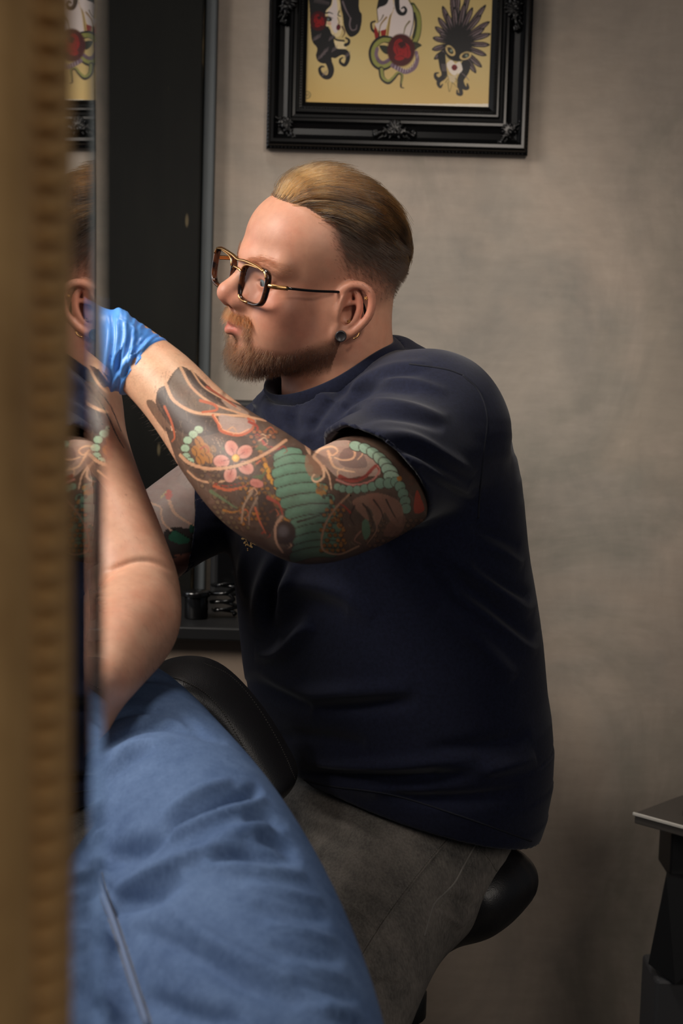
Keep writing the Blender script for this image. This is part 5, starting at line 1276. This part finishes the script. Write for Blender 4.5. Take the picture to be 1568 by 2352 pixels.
for i in ti:
    r0 = q[i] + hr.normal(0, .0007, 3); side = np.sign(r0[1]) if abs(r0[1]) > .002 else hr.choice((-1, 1)); ay_ = abs(r0[1])
    c = cl_c[np.argmin(((cl_c - r0) ** 2).sum(1))]; cr = np.sin(c[0] * 917 + c[1] * 1311 + c[2] * 733) ; cr2 = np.sin(c[0] * 1517 + c[1] * 511)
    ln = (.062 + .012 * cr + hr.normal(0, .005)) * (.85 if ay_ > .045 else 1.0); ln = max(ln, .03)
    H = (.020 - .014 * min(ay_ / .06, 1) + .0060 * np.sin(9431.7 * (cr - cr2)) * .6 + hr.normal(0, .0018)) * (1.0 if r0[0] > -.03 else .72) + .005 * max(0, min((r0[0] - .03) / .04, 1)) * (1 - min(ay_ / .05, 1)); H = max(H, .002)
    p = r0.copy(); pts = [r0]; nst = 9; d = None
    for k in range(1, nst):
        n_ = (p - EC) / ER ** 2; n_ /= np.linalg.norm(n_)
        tgt = np.array((-1.0, side * (.05 + .10 * ay_ / .06) + .10 * cr, -.10 - .35 * ay_ / .06)); t = tgt - n_ * (tgt @ n_); t /= np.linalg.norm(t)
        p = p + t * ln / nst
        u_ = (p - EC) / ER; lu = np.linalg.norm(u_)
        if k < 7: p = EC + ER * u_ / lu * max(1.0, lu * .0 + 1.0)
        n_ = (p - EC) / ER ** 2; n_ /= np.linalg.norm(n_)
        h_ = H * (1 - math.exp(-k / 2.2)) * (1.0 if k < 7 else .95) + np.linalg.norm(r0 - (EC + ER * ((r0 - EC) / ER) / np.linalg.norm((r0 - EC) / ER))) * .5
        pts.append(p + n_ * h_ + hr.normal(0, .0003, 3))
    hairs.append(np.array(pts)); ht_.append(np.clip(.42 + .62 * (np.sin(43758.5 * (cr + 2 * cr2)) * .5) + .14 * np.sin(9 * cr) + 1.6 * (r0[0] - .01) - .30 * (ay_ / .06) ** 2 + hr.normal(0, .22), 0, 1))
hairs = [hw(h) for h in hairs]
o = strands('hair', hairs, .00019, m_hair, artist, .4, ht_)
ci = pick(np.where(topm(q), 0.25, fade(q)), 14000)
crop = []
for i in ci:
    r0 = q[i]; n_ = hl(HT + hn_[i][None])[0] * HS; f_ = fade(q[i][None])[0]
    ln = .0025 + .008 * f_ * f_ + (.006 if (q[i][2] > .07 and q[i][0] < .01) else 0) * f_
    d = n_ * .55 + np.array((-.75, 0, -.55)); d /= np.linalg.norm(d); p = r0 + hr.normal(0, .0006, 3)
    crop.append(np.array([p, p + d * ln * .5 + n_ * ln * .10, p + d * ln]))
strands('cropped_hair', [hw(h) for h in crop], .00010, m_crop, artist, .5, hr.random(len(crop)))
mus = np.clip(1 - np.abs(q[:, 2] + .0400) / .0065, 0, 1) * (q[:, 0] > .084) * (np.abs(q[:, 1]) < .034) * (q[:, 2] < -.0345)
bi = np.concatenate([pick(beardm(q), 9000), pick(mus, 2600)]); be = []; bt_ = []
for i in bi:
    r0 = q[i]; n_ = hl(HT + hn_[i][None])[0] * HS; x, y, z = r0
    if z > -.046 and x > .085: ln = hr.uniform(.007, .0125); d = n_ * .35 + np.array((.1, .9 * np.sign(y) * min(abs(y) / .02, 1), -.75))
    else:
        ln = hr.uniform(.5, 1) * np.interp(x, [0, .04, .07, .09, .105], [.0025, .0045, .010, .014, .014]); ln *= 1.0 if z < -.062 else .6
        d = n_ * .45 + np.array((.02, 0, -.95)) + hr.normal(0, .18, 3)
    d /= np.linalg.norm(d); p = r0 + hr.normal(0, .0005, 3); cv = hr.normal(0, .12, 3) * ln
    bt_.append(np.clip(.25 + 2 * (x - .085) + (.35 if z > -.05 else 0) + 6 * (z + .085) * (x > .07) + hr.normal(0, .18), 0, 1)); be.append(np.array([p, p + d * ln * .5 + n_ * ln * .12, p + d * ln + cv]))
strands('beard', [hw(h) for h in be], .00011, m_beard, artist, .4, bt_)
br = []
for sg in (1, -1):
    for _ in range(420):
        t = hr.random(); p0 = np.array((.1005 - .030 * t ** 1.6, sg * (.010 + .040 * t), .0285 + .006 * math.sin(t * 2.6) + hr.normal(0, .0016)))
        j = np.argmin(((q - p0) ** 2).sum(1)); r0 = q[j]; n_ = hl(HT + hn_[j][None])[0] * HS; d = n_ * .3 + np.array((-.35, sg * .9, .25)); d /= np.linalg.norm(d); ln = hr.uniform(.005, .009)
        br.append(np.array([r0, r0 + d * ln * .5, r0 + d * ln - n_ * .0008]))
strands('eyebrows', [hw(h) for h in br], .00009, m_beard, artist, .4, .2 + .4 * hr.random(len(br)))
fa = []
an_ = normals(av, af)
for j in hr.choice(np.flatnonzero((AX < 700) & (AY < 1150)), 500):
    d = an_[j] * .5 + np.array((-.55, .1, -.3)) + hr.normal(0, .2, 3); d /= np.linalg.norm(d); ln = hr.uniform(.006, .013); fa.append(np.array([av[j], av[j] + d * ln * .5, av[j] + d * ln - an_[j] * .002]))
strands('forearm_hair', fa, .00005, m_crop, artist, .4, hr.random(len(fa)))

# ================================================================== the client (left arm akimbo, facing the camera)
CT = np.array((1.0, 0, 0))
cS, cE, cW = at(150, 905, 1.55), at(312, 1392, 1.375), at(232, 1560, 1.225)
cth = [(at(262, 1660, 1.43), .066), (at(322, 1775, 1.32), .0785), (at(420, 1932, 1.18), .0815), (at(512, 2125, 1.06), .0805), (at(585, 2345, .96), .0775), (at(632, 2540, .885), .070)]
cthl = loft([(c, CT, r, r) for c, r in cth], 26, .02)
cK = cth[-1][0]; cA = np.array((cK[0] - .02, cK[1] + .06, .14))
hipc = cth[0][0]; hipr = np.array((hipc[0] - .18, hipc[1] + .04, hipc[2] + .005)); kr = np.array((cK[0] - .148, cK[1] + .02, cK[2] - .02)); ar = kr + np.array((-.03, .07, -(kr[2] - .14)))
jean_ops = cthl + loft([(cK, CT, .068, .068), ((cK + cA) / 2, CT, .062, .062), (cA, CT, .055, .055)], 10, .02)
jean_ops += loft([(hipr, CT, .085, .082), ((hipr + kr) / 2 + np.array((0, 0, .012)), CT, .084, .084), (kr, CT, .072, .072)], 12, .02) + loft([(kr, CT, .068, .068), ((kr + ar) / 2, CT, .062, .062), (ar, CT, .055, .055)], 8, .02)
jean_ops += [ell((hipc + hipr) / 2 + np.array((-.03, .05, .0)), (.150, .105, .095), k=.04)]
jv, jf = polygonize(jean_ops, .0042, relax=2)
WK, AK = 1.15, 1.5
SX, SY = proj(jv); jn = normals(jv, jf); dsp = np.zeros(len(jv))
F([(240, 1615), (300, 1560), (380, 1560), (470, 1600)], 8, -3); F([(225, 1660), (310, 1632), (400, 1638), (490, 1700)], 6, -3.5); F([(230, 1722), (310, 1675), (400, 1668), (520, 1705)], 8, -4.5); F([(235, 1800), (290, 1742), (350, 1722)], 9, -6); F([(240, 1770), (300, 1715), (400, 1700)], 9, 3.5)
F([(370, 1880), (450, 1830), (530, 1795)], 10, 6); F([(375, 1912), (460, 1868), (560, 1830), (600, 1810)], 13, -8); F([(330, 1960), (430, 1905), (530, 1862), (610, 1832)], 10, 6)
F([(240, 1985), (300, 1950), (400, 1920)], 20, -10); F([(260, 2045), (360, 2000), (460, 1965), (560, 1945)], 11, 6); F([(255, 2085), (330, 2060), (420, 2015)], 18, -8); F([(470, 1950), (550, 1915), (650, 1890)], 14, 5); F([(480, 1978), (570, 1965), (690, 1975)], 12, -6); F([(460, 1985), (560, 2000), (700, 2012)], 10, 5)
F([(560, 1880), (610, 1880), (650, 1905)], 12, -6); F([(590, 1920), (640, 1935), (680, 1960)], 10, -5)
for k_ in range(7): F([(560 + 20 * k_, 2030 + 46 * k_), (640 + 22 * k_, 2050 + 46 * k_), (740 + 16 * k_, 2072 + 46 * k_)], 9, 3.5 * (-1) ** k_)
F([(300, 2130), (420, 2180), (560, 2260), (740, 2320)], 20, -4.5); F([(380, 2080), (520, 2180), (700, 2270), (820, 2330)], 16, 4); F([(330, 2290), (440, 2330), (560, 2345)], 22, -6)
for k_ in range(5): F([(165, 2010 + 70 * k_), (215, 2000 + 75 * k_), (265, 2030 + 78 * k_)], 13, 5 * (-1) ** k_)
jv += jn * (dsp * np.clip(-(jn @ FWD) * 3 + .6, 0, 1))[:, None]
m_jean = mat('washed_blue_denim', rough=.82, spec=.2)
w1 = noise(m_jean, 520.0, 2, .6, stretch=(1, 1, .3)); w2 = noise(m_jean, 11.0, 5, .65); w3_ = noise(m_jean, 70, 4, .7)
cA_ = ramp(m_jean, w1, [(.3, srgb(48, 68, 104)), (.7, srgb(88, 111, 148))]); cB_ = ramp(m_jean, w2, [(.32, srgb(46, 66, 104)), (.62, srgb(96, 119, 156))])
L(m_jean, mixc(m_jean, .25, mixc(m_jean, .5, cA_, cB_), ramp(m_jean, w3_, [(.3, srgb(54, 76, 112)), (.7, srgb(98, 121, 157))])), bsdf(m_jean).inputs['Base Color'])
bump(m_jean, w1, .35, .0006)
# torso, neck, head, arm: skin
neck0 = np.array((cS[0] - .215, 1.56, cS[2] + .045)); hips = (hipc + hipr) / 2
c_tor = loft([(hips + np.array((-.04, .05, .0)), CT, .145, .10), (hips + np.array((-.075, .06, .16)), CT, .125, .095), (hips * .45 + neck0 * .55 + np.array((-.03, .05, 0)), CT, .145, .105), (neck0 + np.array((0, .02, -.11)), CT, .165, .10), (neck0 + np.array((0, .02, -.02)), CT, .10, .07)], 16, .02, cap=.05)
c_arm = loft([(cS, (0, 1.0, 0), .058, .058), (at(182, 1010, 1.52), (0, 1, 0), .047, .047), (at(210, 1110, 1.48), (0, 1, 0), .047, .047), (at(264, 1240, 1.425), (0, 1, 0), .0455, .0445), (cE + np.array((0, .004, .010)), (0, 1, 0), .042, .042)], 24, .008)
c_arm += loft([(cE, (0, 0, 1.0), .0425, .0425), (cE * .72 + cW * .28, (0, 0, 1), .0455, .046), (cE * .4 + cW * .6, (0, 0, 1), .0395, .038), (cW, (0, 0, 1), .0275, .029)], 18, .006)
c_arm += hand_ops(cW, np.array((-.55, -.10, -.80)), (.75, -.6, .2), curl=.35, mir=-1, s=1.0)
c_arm2 = loft([(neck0 + np.array((-.20, .0, -.07)), CT, .056, .056), (hipr + np.array((-.16, .05, .20)), CT, .044, .044), (hipr + np.array((-.07, -.10, .105)), CT, .030, .030)], 14, .01) + hand_ops(hipr + np.array((-.07, -.10, .105)), (.45, -.85, -.1), (.1, 0, 1), curl=.3)
cHM = np.array([[-.25, .968, 0.0], [-.955, -.247, -.16], [-.155, -.04, .987]]); u_, s_, v_ = np.linalg.svd(cHM); cHM = u_ @ v_
cHT = neck0 + np.array((0, .0, .145))
c_head = [local(o, cHM, cHT, .95) for o in head_ops()]
c_neck = loft([(cHT + np.array((0, .02, -.02)), CT, .05, .052), (neck0 + np.array((0, .01, .03)), CT, .056, .056), (neck0 + np.array((0, .02, -.08)), CT, .09, .07)], 8, .02)
uv, uf = polygonize(c_arm, .0018, relax=1)
WK, AK = 1, 1
SX, SY = proj(uv); un_ = normals(uv, uf); dsp = np.zeros(len(uv))
F([(222, 1360), (250, 1318), (300, 1292), (350, 1290), (400, 1315)], 7, -2.6); F([(230, 1372), (262, 1332), (305, 1312), (350, 1312), (395, 1330)], 14, 1.6)
uv = uv + un_ * (dsp * np.clip(-(un_ @ FWD) * 3 + .6, 0, 1))[:, None]
xv_, xf = polygonize(c_tor + c_arm2 + [rc(cS, neck0 + np.array((.06, .02, -.05)), .055, .06, .04)], .0045, relax=1)
yv, yf = polygonize(c_head + c_neck, .0030, relax=1)
UX, UY = proj(uv)
A = Paint(UX, UY, lin(198, 152, 126))
for _ in range(60): A.disc(hr.uniform(205, 415), hr.uniform(950, 1600), hr.uniform(12, 40), hr.uniform(12, 40), lin(188, 138, 112) if hr.random() < .6 else lin(204, 160, 134), 0, .35, f=1.0)
A.disc(222, 985, 26, 60, lin(196, 104, 92), -.3, .6, f=1.0); A.disc(205, 950, 26, 40, lin(190, 92, 86), -.3, .5, f=1.0)
for p_, w_ in ((((205, 890), (240, 940), (268, 1000), (284, 1028)), 5), (((215, 885), (252, 930), (278, 990)), 3), (((205, 930), (225, 945), (235, 975)), 4)): A.line(p_, w_, lin(36, 40, 56), 2, a=.9)
A.line([(205, 905), (225, 920), (240, 945)], 4, lin(214, 190, 150), 2, a=.8); A.disc(250, 984, 2, 2, DK); A.disc(288, 1136, 1.8, 1.8, DK)
CBV = np.concatenate([uv, xv_, yv]); CBF = np.concatenate([uf, xf + len(uv), yf + len(uv) + len(xv_)])
qc = (yv - cHT) @ cHM / .95
yc = np.tile(lin(198, 150, 125), (len(yv), 1)); yc = blend(yc, np.where(topm(qc), .9, fade(qc) * .85), lin(46, 36, 30)); yc = blend(yc, np.exp(-((qc[:, 2] + .0535) / .0085) ** 4) * np.exp(-(np.abs(qc[:, 1]) / .0225) ** 6) * (qc[:, 0] > .09) * .6, lin(184, 98, 88))
CBC = np.concatenate([A.c, np.tile(lin(198, 152, 126), (len(xv_), 1)), yc])
cli = empty('person', tuple(hips)); tag(cli, 'seated client in blue jeans, bare arm akimbo, mostly hidden behind the gilt mirror', 'person')
link('body', mesh_from('body', CBV, CBF, CBC), m_skin, cli)
link('jeans', mesh_from('jeans', jv, jf), m_jean, cli)
jeans_o = COL.objects.get('jeans')
# stitched inseam: a raised double seam along the inner thigh
m_seam = mat('seam_denim', srgb(96, 112, 142), rough=.85)
sp = [surf_at(jean_ops, x, y, .7, 1.6, 500) for x, y in catmull([(226, 2005), (240, 2060), (262, 2120), (288, 2200), (312, 2275), (340, 2360)], 26)]
sp = [p for p in sp if p is not None]
bm = bmesh.new(); tube(bm, np.array(sp) - FWD * .0006, .0032, 8, flat=(1.2, .7)); bm_obj('inseam', bm, m_seam, jeans_o, True)
jbv = bvh_of(jv, jf)
for dx in (-9, 10): seam('stitching', jbv, [(226 + dx, 2005), (240 + dx, 2060), (262 + dx, 2120), (288 + dx, 2200), (312 + dx, 2275), (338 + dx, 2350)], .0007, m_thr, jeans_o, 110, 1)
tk = [(op_) for op_ in c_tor]
tank_ops = loft([(hips + np.array((-.04, .05, .03)), CT, .151, .107), (hips + np.array((-.075, .06, .16)), CT, .132, .102), (hips * .45 + neck0 * .55 + np.array((-.03, .05, 0)), CT, .151, .112), (neck0 + np.array((0, .02, -.13)), CT, .168, .116), (neck0 + np.array((0, .02, -.06)), CT, .105, .088)], 16, .02, cap=.03)
v, f = polygonize(tank_ops, .006, relax=1); m_tank = mat('black_cotton', srgb(26, 26, 28), rough=.9); link('tank_top', mesh_from('tank_top', v, f), m_tank, cli)
for a_ in (cA, ar):
    v, f = polygonize(shoe(a_ * np.array((1, 1, 0)) + np.array((0, 0, .10)), 1.45), .005); v[:, 2] += .03
    link('shoe', mesh_from('shoe', v, f), m_blk, cli)
ah_ = []
un = normals(uv, uf)
for j in hr.choice(np.flatnonzero((UX > 215) & (UY > 1050) & (UY < 1560)), 1500):
    d = un[j] * .35 + np.array((.1, -.1, -.8)) + hr.normal(0, .3, 3); d /= np.linalg.norm(d); ln = hr.uniform(.004, .009); ah_.append(np.array([uv[j], uv[j] + d * ln * .5, uv[j] + d * ln - un[j] * .001]))
strands('arm_hair', ah_, .00004, m_crop, cli, .4, hr.random(len(ah_)))
ch_ = []
for i in hr.choice(np.flatnonzero(topm(qc) | (fade(qc) > .5)), 2600):
    n_ = (qc[i] - EC) / ER ** 2; n_ /= np.linalg.norm(n_); d = n_ * .6 + np.array((-.6, 0, .1)) + hr.normal(0, .15, 3); ln = .016 if topm(qc[i][None])[0] else .006
    p = qc[i]; ch_.append(.95 * np.array([p, p + d * ln * .5, p + d * ln - n_ * .002]) @ cHM.T + cHT)
strands('hair', ch_, .00016, m_crop, cli, .4, .5 * hr.random(len(ch_)))
for sg in (1, -1):
    bm = bmesh.new(); bmesh.ops.create_uvsphere(bm, u_segments=20, v_segments=12, radius=.0124, matrix=Matrix.Translation(Vector(.95 * (cHM @ np.array((.0795, sg * .0325, .0085))) + cHT))); bm_obj('eye', bm, mat('eye_white', srgb(200, 192, 184), rough=.1), cli, True)

# ================================================================== seats
m_leather = mat('black_leather', srgb(26, 25, 27), rough=.40, spec=.6)
lv = N(m_leather, 'ShaderNodeTexVoronoi'); lv.inputs['Scale'].default_value = 700; tcl = N(m_leather, 'ShaderNodeTexCoord'); L(m_leather, tcl.outputs['Object'], lv.inputs['Vector'])
bump(m_leather, lv.outputs['Distance'], .22, .0005)
m_thread = mat('grey_thread', srgb(50, 47, 45), rough=.8)
# client chair: seat, curved arm cushion, column and foot ring
cc0 = hips + np.array((0, .06, 0))
chair = empty('tattoo_chair', (cc0[0], cc0[1], 0)); tag(chair, 'black leather chair with a curved arm cushion between the blue jeans and the artist', 'chair')
st_z = hips[2] - .115
v, f = polygonize([ell((cc0[0], cc0[1] + .02, st_z - .03), (.19, .17, .035), k=.01), ell((cc0[0], cc0[1] + .02, st_z - .045), (.185, .165, .03), k=.02)], .006); link('seat_cushion', mesh_from('seat_cushion', v, f), m_leather, chair)
bol = [(at(345, 1640, 1.540), .0255), (at(372, 1598, 1.550), .0268), (at(415, 1576, 1.560), .0275), (at(468, 1586, 1.565), .0300), (at(520, 1635, 1.570), .0315), (at(568, 1700, 1.570), .0320), (at(606, 1762, 1.570), .0310), (at(628, 1800, 1.570), .0285)]
bolx = np.array((0, 1.0, .1))
bops = loft([(c, bolx, .058, r) for c, r in bol], 40, .006, cap=.016)
v, f = polygonize(bops, .0026, relax=2); bo = link('arm_cushion', mesh_from('arm_cushion', v, f), m_leather, chair)
# stitching lines along both edges of the cushion
for pts in ([(398, 1556), (430, 1568), (470, 1590), (510, 1632), (545, 1690), (575, 1750), (600, 1815)], [(470, 1524), (525, 1549), (575, 1600), (620, 1668), (655, 1735), (678, 1790)]):
    cv = [surf_at(bops, x, y, 1.3, 1.7, 400) for x, y in catmull(pts, 120)]; cv = [p for p in cv if p is not None]
    bm = bmesh.new()
    for a_, b_ in zip(cv[::2], cv[1::2]):
        if np.linalg.norm(b_ - a_) < .02: tube(bm, np.array([a_ - FWD * .0004, a_ * .5 + b_ * .5 - FWD * .0010, b_ - FWD * .0004]), .0005, 5)
    o = bm_obj('stitching', bm, m_thread, bo); o['kind'] = 'stuff'
bm = bmesh.new(); b1 = bol[-1][0] + np.array((-.03, .03, -.01)); tube(bm, catmull([tuple(bol[2][0] + np.array((0, .03, -.03))), tuple(bol[4][0] + np.array((-.04, .04, -.06))), (cc0[0] + .15, cc0[1] + .06, st_z - .09)], 20), .014, 12); bm_obj('arm_bracket', bm, m_blk, chair, True)
bm = bmesh.new(); lathe(bm, [(.17, 0), (.17, .012), (.155, .02), (.05, .035), (.035, .06), (.035, st_z - .08), (.09, st_z - .07), (.09, st_z - .055)], Matrix.Translation((cc0[0], cc0[1] + .02, 0)), 40); bm_obj('column', bm, m_blk, chair, True)
bm = bmesh.new(); tube(bm, [(cc0[0] + .02 * 0 + .2 * math.cos(t), cc0[1] - .34 + .12 * math.sin(t), .13) for t in np.linspace(0, 2 * math.pi, 40, endpoint=False)], .010, 10, True); tube(bm, [(cc0[0], cc0[1], .14), (cc0[0], cc0[1] - .24, .13)], .012, 10); bm_obj('foot_ring', bm, m_blk, chair, True)
# the artist's saddle stool
sc_ = at(1075, 2050, 1.74); stool = empty('saddle_stool', (sc_[0], sc_[1], 0)); tag(stool, 'black padded saddle stool under the artist, round rear edge showing', 'stool')
so = loft([(at(1016, 2016, 1.74), (0, 1.0, 0), .140, .060), (at(985, 2040, 1.73), (0, 1, 0), .160, .060), (at(960, 2068, 1.71), (0, 1, 0), .13, .052), (at(905, 2130, 1.69), (0, 1, 0), .085, .045)], 18, .02, cap=.05)
so += [ell(at(1038, 1990, 1.74), (.040, .13, .05), k=.03)]
v, f = polygonize(so, .004, relax=2); link('saddle_seat', mesh_from('saddle_seat', v, f), m_leather, stool)
pb = at(905, 2330, 1.80); pz = at(1000, 2160, 1.72)[2]
bm = bmesh.new(); lathe(bm, [(.032, .10), (.032, .30), (.030, .302), (.016, .304), (.016, pz - .06), (.03, pz - .05), (.034, pz - .03), (.034, pz)], Matrix.Translation((pb[0], pb[1], 0)), 28); bm_obj('gas_column', bm, m_gloss, stool, True)
for k in range(5):
    a_ = k * 2 * math.pi / 5 + .628; c, s_ = math.cos(a_), math.sin(a_)
    bm = bmesh.new(); tube(bm, [(pb[0] + c * .02, pb[1] + s_ * .02, .115), (pb[0] + c * .12, pb[1] + s_ * .12, .10), (pb[0] + c * .20, pb[1] + s_ * .20, .075)], [.022, .018, .014], 10); lg = bm_obj('leg', bm, m_blk, stool, True)
    bm = bmesh.new(); Mx = Matrix.Translation((pb[0] + c * .20, pb[1] + s_ * .20, .03)) @ Matrix.Rotation(a_ + 1.57, 4, 'Z') @ Matrix.Rotation(math.pi / 2, 4, 'Y')
    lathe(bm, [(.022, -.016), (.030, -.012), (.030, -.003), (.018, -.002), (.018, .002), (.030, .003), (.030, .012), (.022, .016)], Mx, 20); bm_obj('caster', bm, m_gloss, lg, True)
bm = bmesh.new(); lathe(bm, [(.03, 0), (.042, .004), (.042, .035), (.03, .04)], Matrix.Translation((pb[0] + .0, pb[1], at(905, 2348, 1.72)[2] - .03)), 24); bm_obj('height_collar', bm, m_blk, stool, True)
